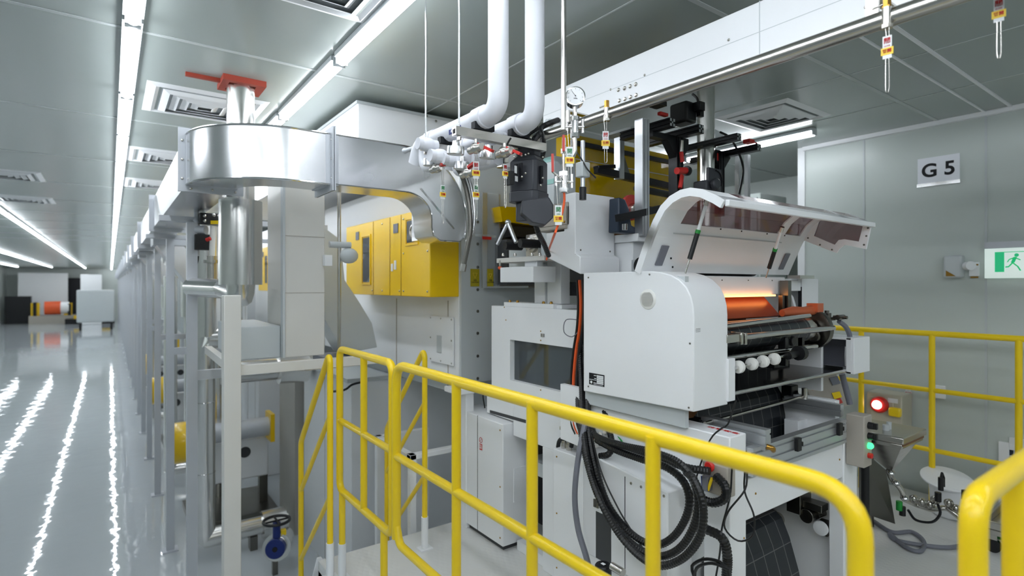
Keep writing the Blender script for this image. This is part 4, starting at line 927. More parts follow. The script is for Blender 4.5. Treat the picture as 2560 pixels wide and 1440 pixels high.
# vertical foil pipe behind the trunking
t = thing('exhaust_pipe','foil clad vertical exhaust pipe with a clamp, right of the camera stands','pipe',(2.64,1.79,.45))
MB().cyl((2.64,1.82,.2),(2.64,1.82,ZC),.046,n=28).build('pipe','foil',t); MB().lathe((2.64,1.82,.745),(0,0,1),[(.047,0),(.056,.003),(.056,.012),(.047,.015)],28).build('clamp','steel_dark',t)
MB().cyl((2.69,1.79,.72),(2.69,1.79,.68),.012).build('red_knob','red',t)
# tall pale machine bodies behind the hood
t = thing('rear_machine','tall pale machine housing behind the camera stands','machine',(3.0,2.6,0))
MB().box(3.12,3.6,2.35,2.85,ZF,.55).build('housing','white',t,bevel=.01)
t = thing('wall_cabinet','pale grey cabinet pair standing in the recess behind the hood','cabinet',(4.9,3.5,0))
p = at(1900,440,Y=2.9); MB().box(4.55,5.0,2.6,3.9,ZF,.80).build('cabinet_body','panel_wall',t,bevel=.01)
MB().box(4.53,4.55,2.62,3.2,ZF+.1,.76).build('door','grey_white',t); MB().box(4.53,4.55,3.25,3.88,ZF+.1,.76).build('door','grey_white',t)
# ================================================================ DRYER LINE (repeats every 3.2 m)
XO, XY_ = 1.714, 1.517
PITCH = 3.2
def dryer(y0, label):
    t = thing('dryer_section', label, 'dryer', (2.3, y0+1.5, -.62), 'dryer sections along the line')
    MB().box(XO,3.1,y0,y0+2.6,-.60,.74).build('body','white',t,bevel=.006)
    MB().box(1.8,2.95,y0+.3,y0+2.3,-.70,-.60).build('pedestal','grey_white',t)
    MB().box(XO-.004,XO+.02,y0+.13,y0+.135,-.6,-.1).box(XO-.004,XO,y0+.9,y0+.904,-.6,-.1).build('panel_joint','tan',t)
    d = MB().box(XY_,XO,y0,y0+1.42,-.073,.455).build('yellow_cover','yellow_panel',t,bevel=.005)
    # windows, hinges and joints of the yellow cover
    MB().box(XY_-.003,XY_+.001,y0+.17,y0+.31,.265,.40).build('window','glass_dark',d); MB().box(XY_-.003,XY_+.001,y0+.93,y0+1.06,.02,.345).build('window','glass_dark',d)
    fr_ = MB()
    for a,b,c_,e in ((y0+.15,y0+.33,.245,.42),(y0+.91,y0+1.08,.0,.365)):
        fr_.box(XY_-.006,XY_,a,b,e-.012,e).box(XY_-.006,XY_,a,b,c_,c_+.012).box(XY_-.006,XY_,a,a+.012,c_+.012,e-.012).box(XY_-.006,XY_,b-.012,b,c_+.012,e-.012)
    fr_.build('window_frame','yellow_panel',d)
    MB().lathe((XY_-.002,y0+.215,.33),NX,[(.045,0),(.045,.006),(.036,.008),(.036,.003)],28).build('fan_ring','steel',d)
    MB().box(XY_-.005,XY_,y0+.44,y0+.51,.34,.40).box(XY_-.005,XY_,y0+1.14,y0+1.2,.34,.40).build('black_catch','hose_grey',d)
    MB().box(XY_-.002,XY_,y0+.395,y0+.40,-.07,.45).box(XY_-.002,XY_,y0+.57,y0+.575,-.07,.45).box(XY_-.002,XY_,y0+.86,y0+.865,-.07,.45).build('door_joint','brass',d)
    MB().box(XY_-.004,XY_,y0+.47,y0+.50,.10,.16).box(XY_-.004,XY_,y0+.52,y0+.55,.09,.14).build('paper_label','tag_white',d)
    mb = MB(); screws(mb,[(XY_,y0+a,z) for a,z in ((.03,.42),(.03,-.04),(.36,.42),(.36,-.04),(.42,-.04),(.7,.42),(.7,-.04),(.88,-.04),(.36,.2),(.03,.2))],NX,.007,.005); mb.build('screw','steel',d)
    return t
o1 = dryer(2.9, 'white dryer section with yellow window cover nearest to the lagged pipes')
for k in range(1, 13):
    dup(o1,(0,PITCH*k,0),'white dryer section with yellow window cover, %s along the line from the front' % nth(k+1),'dryer sections along the line')
# end wall of the first dryer, facing the camera
t = thing('end_wall','grey steel end wall of the first dryer with a row of bolts','machine wall',(2.0,2.88,-.5))
yE = 2.895
xa = at(1150,600,Y=yE).x; xs = at(1205,600,Y=yE).x; xr = at(1240,600,Y=yE).x
e = MB().box(XO,xr,yE-.02,yE,-.60,.50).box(xr,3.1,yE-.02,yE,-.6,-.02).box(XO,3.1,yE-.02,yE,.50,.74)
e.build('plate','grey_white',t)
mb = MB(); xbolt = at(1195,780,Y=yE-.02).x
for py in (555,610,668,724,778,833,890,946): screws(mb,[at(1194,py,Y=yE-.02)],NY,.009,.006)
mb.build('bolt','steel_dark',t)
MB().box(xr,3.0,2.89,3.3,-.02,.0).build('niche_floor','steel_dark',t)
MB().box(xr+.02,3.0,yE-.021,yE-.019,-.02,.5).build('niche_back','tan',t)
p = at(1270,545,Y=2.8); MB().prism([(p.x-.07,p.z-.03),(2.5,p.z-.05),(2.5,p.z+.09),(p.x-.09,p.z+.06)],'y',2.76,2.86).build('yellow_reflection','yellow_guard',t)  # yellow reflection at the niche opening, modelled as a coloured solid
MB().box(p.x-.02,2.6,2.72,2.86,p.z-.12,p.z-.06).build('dark_bar','black',t)
MB().box(p.x-.05,2.6,2.74,2.87,.0,p.z-.14).build('niche_shade','dark_recess',t)  # dark solid filling the niche, its shade put into the colour
dr = thing('clear_door','clear plastic guard door with steel frame and yellow warning labels','guard door',(1.9,2.83,0)); y1 = 2.84
x0 = at(1205,600,Y=y1).x; x1 = at(1250,600,Y=y1).x
zt, zb = at(1215,482,Y=y1).z, at(1215,715,Y=y1).z
MB().box(x0,x1,y1,y1+.004,zb,zt).build('pane','clear',dr)
MB().box(x0,x0+.035,y1-.006,y1,zb,zt).box(x1-.012,x1,y1-.004,y1,zb,zt).box(x0,x1+.22,y1-.006,y1+.004,zb-.012,zb).build('frame','alu',dr)
p = at(1208,592,Y=y1-.01); MB().box(p.x-.06,p.x+.08,y1-.03,y1-.012,p.z-.004,p.z+.012).build('door_handle','clear',dr); MB().box(p.x-.02,p.x+.045,y1-.034,y1-.03,p.z-.018,p.z).build('red_strip','red',dr)
for px0,px1 in ((1176,1198),(1218,1233)):
    yy = yE-.022 if px0 < 1200 else y1-.008
    a, b = at(px0,672,Y=yy), at(px1,716,Y=yy); MB().box(a.x,b.x,yy-.002,yy,b.z,a.z).build('warning_label',mat('label_olive',(176,160,30),.4) if 'label_olive' not in MATS else 'label_olive',dr)
    cx_, cz_ = (a.x+b.x)/2, (a.z+b.z)/2+.012; w_ = (b.x-a.x)*.25
    MB().sweep([(cx_-w_,yy-.003,cz_+w_),(cx_,yy-.003,cz_-w_),(cx_+w_,yy-.003,cz_+w_)],.0018,4,closed=True).build('warning_triangle','tag_yellow',dr)
    text('warning_lettering','注意\nCAUTION',(cx_,yy-.003,cz_-.035),(1,0,0),(0,0,1),.012,'ink',dr)
# access hatch on the dryer side
t = thing('access_hatch','white bolted access hatch with a slot handle under the yellow cover','hatch',(XO,3.1,-.5))
a, b = at(1077,790,X=XO), at(1137,915,X=XO)
MB().box(XO-.012,XO-.004,b.y,a.y,-.50,-.20).build('plate','white',t,bevel=.002)
p = at(1098,860,X=XO-.013); MB().box(XO-.016,XO-.012,p.y-.03,p.y+.03,p.z-.055,p.z+.055).build('slot_handle','grey_white',t,bevel=.002)
mb = MB(); screws(mb,[(XO-.012,y,z) for y in (a.y-.02,(a.y+b.y)/2,b.y+.02) for z in (-.215,-.345,-.485) if not (z==-.345 and y==(a.y+b.y)/2)],NX,.006); mb.build('screw','steel',t)
# cabinets, posts, blowers below the dryers
def base(y0, label):
    t = thing('base_cabinet', label, 'cabinet', (2.2, y0+.6, ZF), 'base cabinets along the line')
    MB().box(1.46,3.0,y0,y0+1.25,ZF,-.73).build('body','white',t,bevel=.006); MB().box(1.42,3.02,y0-.03,y0+1.3,-.73,-.70).build('top','grey_white',t)
    MB().box(1.458,1.461,y0+.18,y0+.185,ZF,-.74).box(1.458,1.461,y0+.62,y0+.625,ZF,-.74).build('door_joint','tan',t)
    return t
b1 = base(4.05,'white base cabinet under the first dryer behind the stair handrails')
for k in range(1, 13): dup(b1,(0,PITCH*k,0),'white base cabinet under the dryers, %s from the front' % nth(k+1),'base cabinets along the line')
t = thing('concrete_column','bare concrete column between the foil pipe and the first base cabinet','column',(1.4,5.5,ZF))
MB().box(1.40,1.46+.2,5.38,5.95,ZF,-.72).build('column','concrete',t)
def blower(y0, label):
    t = thing('blower_unit', label, 'blower', (.9,y0+.4,ZF), 'blower units under the line')
    MB().box(.66,1.35,y0+.5,y0+1.0,ZF+.35,-1.58).build('housing','white',t,bevel=.02)
    mb = MB()
    for x in (.78,1.12): mb.lathe((x,y0+.5,-1.72),NY,[(.055,0),(.055,.004)],24)
    mb.islands('dark_port','dark_recess',t)
    MB().cyl((.66,y0+.4,-1.46),(1.32,y0+.4,-1.46),.095,n=24).build('drive_shaft_cover','flange_grey',t)
    MB().lathe((.45,y0+.4,-1.50),(1,0,0),[(.175,0),(.19,.03),(.19,.22)],32).build('yellow_motor_cover','yellow_panel',t)
    MB().lathe((.445,y0+.4,-1.50),(1,0,0),[(.165,0),(.165,.006)],32).build('motor_face','box_beige',t)
    MB().box(1.32,1.36,y0+.28,y0+.52,-1.60,-1.32).build('yellow_plate','yellow_panel',t)
    MB().box(.62,1.4,y0+.3,y0+1.1,ZF,ZF+.06).box(.66,.74,y0+.55,y0+.63,ZF+.06,ZF+.35).box(1.27,1.35,y0+.55,y0+.63,ZF+.06,ZF+.35).build('base_frame','steel_dark',t)
    return t
u1 = blower(5.7,'blower unit with a yellow round motor cover behind the near white post')
for k in range(1,12): dup(u1,(0,PITCH*k,0),'blower unit with a yellow round motor cover, %s from the front' % nth(k+1),'blower units under the line')
# foil clad piping
def foilpipe(name, pts, r, label, bend=.0, parent=None, mt='foil'):
    t = thing(name, label, 'pipe', pts[0]); MB().pipe(pts, r, bend, 22, 3).build('cladding', mt, t); return t
pA = at(512,1330,D=4.7)
t = foilpipe('foil_pipe',[V(pA.x,pA.y,.0),V(pA.x,pA.y,-2.16),V(1.32,pA.y,-2.16)],.08,'tall foil clad pipe with a mitred foot left of the near white post')
MB().lathe((1.10,pA.y,-2.16),(1,0,0),[(.08,0),(.12,.002),(.12,.20),(.08,.2)],26).build('flange_cover','foil',t)
MB().box(1.0,1.06,pA.y-.05,pA.y+.05,ZF,-2.23).build('pipe_foot','steel_dark',t)
for k in range(3): MB().lathe((pA.x,pA.y,-.4-.6*k),(0,0,1),[(.0805,0),(.083,.004),(.0805,.008)],22).build('band','chrome',t)
foilpipe('foil_pipe',[V(.95,6.75,-.15),V(.95,6.75,ZF)],.075,'second foil clad riser behind the near white post')
t = foilpipe('foil_pipe',[V(.72,5.0,-.72),V(1.15,5.0,-.72),V(1.42,5.0,-.72)],.09,'horizontal foil pipe running into the first base cabinet')
MB().lathe((1.16,5.0,-.72),(1,0,0),[(.09,0),(.13,.002),(.13,.24),(.09,.24)],26).build('flange_cover','foil',t)
a = at(520,850,D=4.3); b = at(640,830,D=4.3)
foilpipe('foil_pipe',[V(a.x,a.y,.45),V(a.x,a.y,-.40),V(a.x+.42,a.y,-.40)],.095,'foil clad elbow pipe below the thick flue sleeve')
a = at(485,725,D=3.5)
foilpipe('foil_pipe',[at(480,718,D=3.6),at(560,722,D=3.35),at(600,735,D=3.1)],.06,'foil clad branch pipe joining the thick flue sleeve')
# blue butterfly valve on the floor
t = thing('butterfly_valve','foil covered stub with a dark blue valve near the floor beside the stairs','valve',at(690,1380,D=4.5))
p = at(690,1370,D=4.45); f = V(-.45,-.88,.1).normalized()
MB().cyl(p-f*.20,p,.085,n=24).cyl(p-f*.03,p-f*.01,.11,n=24).build('stub_pipe','foil',t); MB().cyl(p-f*.30,p-f*.16,.07,n=20).build('cladding','foil',t)
MB().box(p.x-.02,p.x+.02,p.y+.02,p.y+.06,ZF,p.z-.06).build('foot','steel_dark',t)
MB().lathe(p,f,[(.076,0),(.076,.03),(.07,.035)],28).build('blue_flange','blue',t); MB().lathe(p+f*.03,f,[(.02,0),(.02,.01)],14).build('centre_boss','ink',t)
q = p-f*.02; MB().cyl(q+V(0,0,.08),q+V(0,0,.20),.03).build('valve_neck','blue',t); MB().box(q.x+.03,q.x+.07,q.y-.02,q.y+.02,q.z+.09,q.z+.13).build('yellow_tag','yellow',t)
MB().sweep([q+V(.10*math.cos(a),.10*math.sin(a),.215) for a in [i*math.pi/10 for i in range(20)]],.012,8,closed=True).bar(q+V(-.1,0,.215),q+V(.1,0,.215),.014,.01).bar(q+V(0,-.1,.215),q+V(0,.1,.215),.014,.01).build('handwheel','black',t)
# near steel support frame with white post
t = thing('duct_stand','near white steel post and brackets carrying the rectangular duct','frame',(.47,2.95,ZF))
MB().box(.435,.51,2.91,2.985,ZF,-.05).build('post','white_warm',t,bevel=.004)
MB().bar((.51,2.95,-.415),(1.22,2.95,-.415),.05,.045).build('cross_bar','white_warm',t)
MB().bar((.8,2.98,-.43),(1.38,3.6,-.52),.045,.04).build('brace','white_warm',t)
MB().bar((.50,2.99,-.425),(.52,4.1,-.425),.04,.045).build('side_bar','white_warm',t)
# white rectangular riser box hanging behind the curved duct
t = thing('duct_riser','tall warm white rectangular duct box behind the curved galvanised duct','duct',(.9,3.2,-.4))
pa, pb = at(712,800,Y=3.1), at(812,800,Y=3.1)
MB().box(pa.x,pb.x,3.1,3.5,-.39,.62).build('box','white_warm',t,bevel=.004)
MB().box(pa.x-.012,pa.x,3.09,3.14,-.39,.62).build('edge_flange','grey_white',t)
mb = MB().box(pa.x,pb.x,3.0985,3.1,.262,.265).box(pa.x,pb.x,3.0985,3.1,-.045,-.042); mb.build('joint','tan',t)
MB().prism([(3.14,-.39),(3.8,-.39),(3.8,-.22),(3.5,-.22),(3.14,-.22)],'x',pa.x-.22,pa.x-.012).build('lower_box','grey_white',t,bevel=.004)
# curved chute
t = thing('curved_chute','grey sheet metal chute sweeping down right of the warm white duct box','chute',(1.25,3.6,-.4))
pts = [at(px,py,Y=3.75) for px,py in ((800,560),(852,600),(862,700),(900,758),(930,808),(943,868),(862,884),(812,800))]
MB().prism([(p.x,p.z) for p in pts],'y',3.75,4.0).build('chute','grey_white',t,bevel=.004)
p = at(830,910,Y=3.75); q = at(930,885,Y=3.75); MB().box(p.x-.05,q.x,3.72,4.02,p.z,q.z).build('socket','hose_grey',t,bevel=.004)
tag(MB().cyl(at(848,470,D=3.1),at(848,890,D=3.1),.010).build('riser_pipe','steel'),'thin vertical steel riser in front of the curved chute','pipe')
t = thing('regulator','white pressure regulator bowl on the thin vertical riser','regulator',at(850,640,D=3.1)); p = at(850,612,D=3.1)
MB().cyl(p-V(.06,0,0),p+V(.06,0,0),.018).sph(p+V(.05,0,-.06),.045,14,(1.2,1,1)).build('body','grey_white',t); MB().box(p.x-.09,p.x-.05,p.y-.02,p.y+.02,p.z-.12,p.z-.06).build('bracket','white',t)
# ================================================================ RECTANGULAR GALVANISED DUCT WITH BEND
t = thing('galvanised_duct','galvanised rectangular duct bending above the stairs and dropping to the yellow cover','duct',(.7,2.6,.47))
zb_, zt_ = .473, .709; xc, yc, ro, ri = .70, 3.01, .41, .195
arc = [(xc-ro*math.cos(a), yc-ro*math.sin(a)) for a in [i*math.pi/2/16 for i in range(17)]]; arci = [(xc-ri*math.cos(a), yc-ri*math.sin(a)) for a in [i*math.pi/2/16 for i in range(17)]]
MB().prism(arc+[(.84,yc-ro)]+[(.84,yc-ri)]+arci[::-1],'z',zb_,zt_).build('bend','galv',t)
for z in (zb_,zt_): MB().sweep([V(x,y,z) for x,y in arc]+[V(.84,yc-ro,z)],.005,6).build('seam','chrome',t)
def flange(mb, c, ax, w, z0, z1, s=.032, th=.008):
    """four angle strips around a rectangular duct section"""
    x, y = c
    if ax == 'y':
        for dy in (-th, .002): mb.box(x-w/2-s,x+w/2+s,y+dy,y+dy+th-.002,z1,z1+s).box(x-w/2-s,x+w/2+s,y+dy,y+dy+th-.002,z0-s,z0).box(x-w/2-s,x-w/2,y+dy,y+dy+th-.002,z0,z1).box(x+w/2,x+w/2+s,y+dy,y+dy+th-.002,z0,z1)
        mb.box(x-w/2-.003,x+w/2+.003,y-.03,y+.03,z0-.003,z1+.003)
    else:
        for dx in (-th, .002): mb.box(x+dx,x+dx+th-.002,y-w/2-s,y+w/2+s,z1,z1+s).box(x+dx,x+dx+th-.002,y-w/2-s,y+w/2+s,z0-s,z0).box(x+dx,x+dx+th-.002,y-w/2-s,y-w/2,z0,z1).box(x+dx,x+dx+th-.002,y+w/2,y+w/2+s,z0,z1)
        mb.box(x-.03,x+.03,y-w/2-.003,y+w/2+.003,z0-.003,z1+.003)
    return mb
ym, xm = yc-(ro+ri)/2, xc-(ro+ri)/2
flange(MB(),(.845,ym),'x',ro-ri,zb_,zt_).build('flange','flange_grey',t)
mb = MB(); screws(mb,[(.84+.0,yc-ro-.016,z) for z in (.50,.59,.68)],NY,.006); mb.build('bolt','steel',t)
flange(MB(),(xm,yc+.01),'y',ro-ri,zb_,zt_).build('flange','flange_grey',t)
mb = MB(); screws(mb,[(xc-ro-.016,yc,z) for z in (.50,.59,.68)]+[(x,yc,zb_-.016) for x in (.31,.4,.5)],NY,.006); mb.build('bolt','steel',t)
# run to the right and drop
y0d, y1d = yc-ro, yc-ri
xe, zr = 1.36, .17           # vertical bend
arc2 = [(1.22+.36*math.sin(a), .709-.36*(1-math.cos(a))) for a in [i*math.pi/2/14 for i in range(15)]]
arc3 = [(1.22+.15*math.sin(a), .475-.13*(1-math.cos(a))) for a in [i*math.pi/2/14 for i in range(15)]]
body = [(.85,.709)]+arc2+[(1.58,.30),(1.57,.26),(1.54,.235),(1.42,.235),(1.38,.26),(1.37,.30)]+arc3[::-1]+[(.85,.475)]
MB().prism(body,'y',y0d,y1d).build('drop_bend','galv',t)
MB().sweep([V(x,y0d-.001,z) for x,z in body],.004,6,closed=True).build('seam','chrome',t)
MB().prism([(1.50,.30),(1.30,.50),(1.31,.505),(1.51,.305)],'y',y0d-.001,y0d).build('crease','chrome',t)
MB().box(1.40,1.56,y1d,2.90,.25,.42).build('inlet','galv',t)
# long run into the distance
L0 = yc+.02
for k in range(18):
    yA, yB = L0+k*2.4, L0+(k+1)*2.4
    if yB > YF-1: break
    MB().box(xm-.107,xm+.107,yA,yB,zb_,zt_).build('straight_length','galv',t)
    flange(MB(),(xm,yB),'y',ro-ri,zb_,zt_).build('flange','flange_grey',t)
# hangers / posts under the duct
def post(y, label):
    t = thing('duct_post', label, 'frame', (.47,y,ZF), 'duct posts')
    MB().box(.40,.46,y,y+.06,ZF,.42).build('post','flange_grey',t); MB().box(.25,1.3,y,y+.07,.405,.44).build('arm','flange_grey',t)
    MB().box(.46,.9,y+.01,y+.05,-.62,-.56).build('lower_arm','flange_grey',t); MB().box(.37,.49,y-.03,y+.09,ZF,ZF+.012).build('foot_plate','flange_grey',t)
    return t
q1 = post(4.1,'grey steel duct post nearest to the flue sleeve')
for k in range(1,26): dup(q1,(0,1.6*k,0),'grey steel duct post, %s from the near end' % nth(k+1),'duct posts')
def drop(y, label):
    t = thing('sloping_duct', label, 'duct', (.7,y,0), 'sloping ducts')
    MB().prism([(.36,.38),(.58,.38),(1.25,-.55),(1.25,-.75),(1.12,-.75)],'y',y,y+.35).build('duct','galv',t)
    MB().box(.33,.60,y-.03,y+.38,.38,.47).build('collar','flange_grey',t); return t
d1 = drop(6.25,'sloping galvanised duct dropping from the long run, nearest one')
for k in range(1,12): dup(d1,(0,PITCH*k,0),'sloping galvanised duct dropping from the long run, %s from the near end' % nth(k+1),'sloping ducts')
# slim white side columns with slots
def scol(y, label):
    t = thing('side_column', label, 'column', (.9,y,ZF), 'side columns')
    MB().box(.86,1.0,y,y+.14,ZF,.30).build('column','grey_white',t)
    mb = MB()
    for k in range(9): mb.box(.885,.925,y-.002,y,-1.9+.22*k,-1.82+.22*k)
    mb.build('slots','ink',t); return t
s1 = scol(7.5,'slotted white side column in the line, nearest one')
for k in range(1,12): dup(s1,(-.1,PITCH*k,0),'slotted white side column in the line, %s from the near end' % nth(k+1),'side columns')
def cyl_(y, label):
    t = thing('flue_can', label, 'pipe', (.7,y,-.1), 'flue cans along the line')
    MB().cyl((.72,y,-.35),(.72,y,.42),.10,n=22).cyl((.72,y,-.5),(.72,y,-.35),.07,n=22).build('can','foil',t); MB().cyl((.72,y,.42),(.72,y,ZC),.055,n=18).build('flue','foil',t); return t
c1 = cyl_(7.0,'white metal flue can beside the long duct, nearest of the far ones')
for k in range(1,12): dup(c1,(0,PITCH*k,0),'metal flue can beside the long duct, %s of the far ones' % nth(k+1),'flue cans along the line')
def fbox(y, label):
    t = thing('filter_box', label, 'filter box', (1.05,y,-.5), 'filter boxes along the line')
    MB().box(.74,1.42,y,y+.75,-.62,.12).build('casing','grey_white',t,bevel=.008); MB().box(.77,1.39,y-.006,y,-.56,-.02).build('door','white',t,bevel=.003)
    MB().box(.80,.88,y-.012,y-.006,-.34,-.26).build('label','yellow',t); MB().box(.84,.90,y,y+.06,ZF,-.62).box(1.30,1.36,y,y+.06,ZF,-.62).build('stand','flange_grey',t)
    MB().cyl((1.08,y+.4,.12),(1.08,y+.4,.5),.09,n=20).build('outlet','foil',t)
    return t
f1 = fbox(8.0,'grey filter box on two legs between the duct posts and dryers, nearest one')
for k in range(1,11): dup(f1,(0,PITCH*k,0),'grey filter box on two legs in the line, %s from the near end' % nth(k+1),'filter boxes along the line')
def riser(y, label):
    t = thing('foil_riser', label, 'pipe', (.6,y,ZF), 'foil risers along the line')
    MB().pipe([(.58,y,.1),(.58,y,-2.2),(1.0,y,-2.2)],.07,0,18).build('cladding','foil',t); MB().pipe([(.78,y+.1,-.2),(.78,y+.1,-1.7)],.05,0,16).build('thin_riser','foil',t); return t
r1 = riser(7.7,'foil clad riser pipe beside the duct posts, nearest of the far ones')
for k in range(1,11): dup(r1,(0,PITCH*k,0),'foil clad riser pipe in the line, %s of the far ones' % nth(k+1),'foil risers along the line')
# ================================================================ FLUE WITH SLEEVE AND GASKET
t = thing('flue_pipe','foil clad flue rising through the duct bend to an orange gasket at the ceiling','pipe',(.595,3.3,-.1))
fx, fy = .575, 3.30
MB().cyl((fx,fy,.44),(fx,fy,ZC),.070,n=30).build('flue','foil',t)
MB().lathe((fx,fy,0),(0,0,1),[(.07,-.0),(.108,.0),(.108,.455),(.07,.457)],32).build('thick_sleeve','foil',t)
MB().lathe((fx,fy,0),(0,0,1),[(.03,-.115),(.055,-.095),(.068,-.05),(.072,0)],28).build('lower_cap','foil',t)
gk = MB()
gk.box(fx-.10,fx+.11,fy-.10,fy-.066,ZC-.03,ZC).box(fx-.10,fx+.11,fy+.066,fy+.10,ZC-.03,ZC).box(fx-.10,fx-.066,fy-.066,fy+.066,ZC-.03,ZC).box(fx+.066,fx+.11,fy-.066,fy+.066,ZC-.03,ZC).box(fx-.26,fx-.10,fy-.01,fy+.015,ZC-.018,ZC)
gk.build('orange_gasket','gasket',t)
# big white air handling box near the ceiling
t = thing('air_handling_box','large white suspended box near the ceiling behind the duct','air handling unit',(1.6,4,.8))
MB().box(1.16,2.3,3.11,7.5,.815,1.065).build('casing','white',t,bevel=.006); MB().box(1.15,2.31,3.10,7.51,1.05,1.066).build('lid','grey_white',t)
MB().box(1.3,1.34,4,4.04,1.066,ZC).box(2.1,2.14,4,4.04,1.066,ZC).box(1.3,1.34,7,7.04,1.066,ZC).build('hanger','steel',t)
mb = MB(); screws(mb,[at(px,py,Y=3.10) for px,py in ((1066,290),(1090,303))],NY,.008); mb.build('bolt','steel',t)
t = thing('small_pipe_end','thin grey capped pipe stub left of the lagged pipe end','pipe',at(1010,378,D=2.6))
MB().cyl(at(1012,377,D=2.6),at(1062,362,D=2.42),.010).sph(at(1012,377,D=2.6),.014,10).build('stub','flange_grey',t)
# instruments left of the flue sleeve
t = thing('valve_actuator','black valve positioner with a yellow label on a white stem left of the flue sleeve','actuator',at(530,640,D=3.4))
D_ = 3.6; p = at(524,548,D=D_)
MB().box(p.x-.06,p.x+.07,p.y-.05,p.y+.05,p.z-.035,p.z+.035).build('head','black',t,bevel=.005)
MB().bar(at(527,556,D=D_-.08)+V(.0,0,0),at(548,556,D=D_-.08),.006,.022).build('yellow_label','yellow',t)
mb = MB()
for px,py in ((512,540),(512,552),(535,538),(548,540)): mb.sph(at(px,py,D=D_-.07),.011,8)
mb.build('nut','steel',t)
MB().cyl(at(533,565,D=D_),at(530,640,D=D_),.018).build('stem','wheel_rubber',t); MB().cyl(at(530,640,D=D_),at(530,705,D=D_),.033).lathe(at(530,650,D=D_),(0,0,-1),[(.05,0),(.05,.02)],20).build('valve_body','steel',t)
p = at(503,602,D=D_); MB().box(p.x-.04,p.x+.05,p.y-.04,p.y+.04,p.z-.06,p.z+.04).build('black_coil','black',t,bevel=.005); MB().cyl(at(516,600,D=D_-.06),at(526,596,D=D_-.06),.012).build('red_port','red',t)
c0 = at(487,642,D=D_); MB().sweep([c0+V(.015*math.cos(a),.0,.05*math.sin(a)) for a in [i*math.pi/10 for i in range(20)]],.010,6,closed=True).build('handwheel','black',t)
MB().cyl(at(492,530,D=D_),at(492,640,D=D_),.016).sph(at(490,552,D=D_),.03,10).cyl(at(492,575,D=D_),at(515,575,D=D_),.03).build('side_pipe','flange_grey',t)
# small steel step frame beside stairs
t = thing('step_frame','low white steel frame with a dark opening behind the yellow rails','frame',(1.55,2.9,ZP-.9))
a = at(1035,1135,Y=3.1)
MB().box(1.42,1.46,2.96,3.0,ZF,-1.0).box(1.42,1.80,2.96,3.01,-1.03,-1.0).box(1.42,1.46,2.96,3.5,-1.03,-1.0).box(1.42,1.8,3.46,3.5,ZF,-1.0).build('frame','white',t,bevel=.003)
t = thing('corner_stand','white square leg standing at the corner of the first dryer','leg',(1.7,2.8,ZP))
MB().box(1.665,1.72,2.74,2.80,ZP,-.60).box(1.60,1.75,2.72,2.88,-.63,-.60).build('leg','white',t,bevel=.003)
# black lead and clamp on top of the first base cabinet
cable('cable',[at(820,980,D=4.0),at(860,975,D=3.9),at(880,962,D=3.9),at(905,955,D=3.9)],.008,'black',label='short black cable lying across the top of the first base cabinet')
# ================================================================ FAR END OF THE HALL
t = thing('far_machine','distant unwinding machine with an orange roll at the far end of the hall','machine',V(-4,43,ZF))
p = at(132,790,Y=43); MB().box(p.x-1.1,p.x+1.1,p.y,p.y+1.2,ZF,ZF+.5).build('base','tan',t); MB().box(p.x-.9,p.x-.75,p.y,p.y+1,ZF+.5,ZF+1.3).box(p.x+.7,p.x+.85,p.y,p.y+1,ZF+.5,ZF+1.2).build('side_frame','black_profile',t)
MB().cyl((p.x-.4,p.y+.3,ZF+.95),(p.x+.35,p.y+.3,ZF+.95),.4,n=24).build('orange_roll','orange',t); MB().cyl((p.x+.35,p.y+.3,ZF+.95),(p.x+.75,p.y+.3,ZF+.95),.36,n=24).build('white_roll','white',t)
for px in (88,170): q = at(px,770,Y=43.2); MB().box(q.x-.2,q.x+.2,q.y,q.y+.2,ZF,q.z+.3).build('yellow_guard','yellow_panel',t)
t = thing('far_cabinet','distant pale grey square cabinet at the far end of the aisle','cabinet',at(240,790,Y=36)); p = at(240,780,Y=36)
MB().box(p.x-.8,p.x+.8,p.y,p.y+1.0,ZF+.4,at(240,725,Y=36).z).build('body','grey_white',t,bevel=.05); MB().box(p.x-.7,p.x-.6,p.y+.1,p.y+.8,ZF,ZF+.35).box(p.x+.6,p.x+.7,p.y+.1,p.y+.8,ZF,ZF+.35).build('legs','black',t)
for px,w_,zt,m_,lb,nm,yy in ((45,.6,-.7,'black_profile','distant dark rack beside the left wall','rack',44.5),(205,1.0,.45,'ink','distant dark curtain doorway at the far wall','doorway',46.4),(108,1.2,.75,'white','distant white wall cabinet behind the unwinding machine','cabinet',45.4),(228,.5,.6,'white','distant white column by the far cabinet','column',41)):
    p = at(px,760,Y=yy); tag(MB().box(p.x-w_,p.x+w_,yy,yy+.5,ZF,zt).build(nm,m_,bevel=.02),lb,nm)
t = thing('skid','distant dark skid running along the far end of the hall floor','skid',V(-2.5,43,ZF)); p = at(205,790,Y=42); MB().box(p.x-.8,p.x+1.6,42,43,ZF,ZF+.3).build('skid_beam','black_profile',t); MB().box(p.x-.4,p.x+1.4,42.2,42.8,ZF+.3,ZF+.5).build('skid_top','yellow_panel',t)
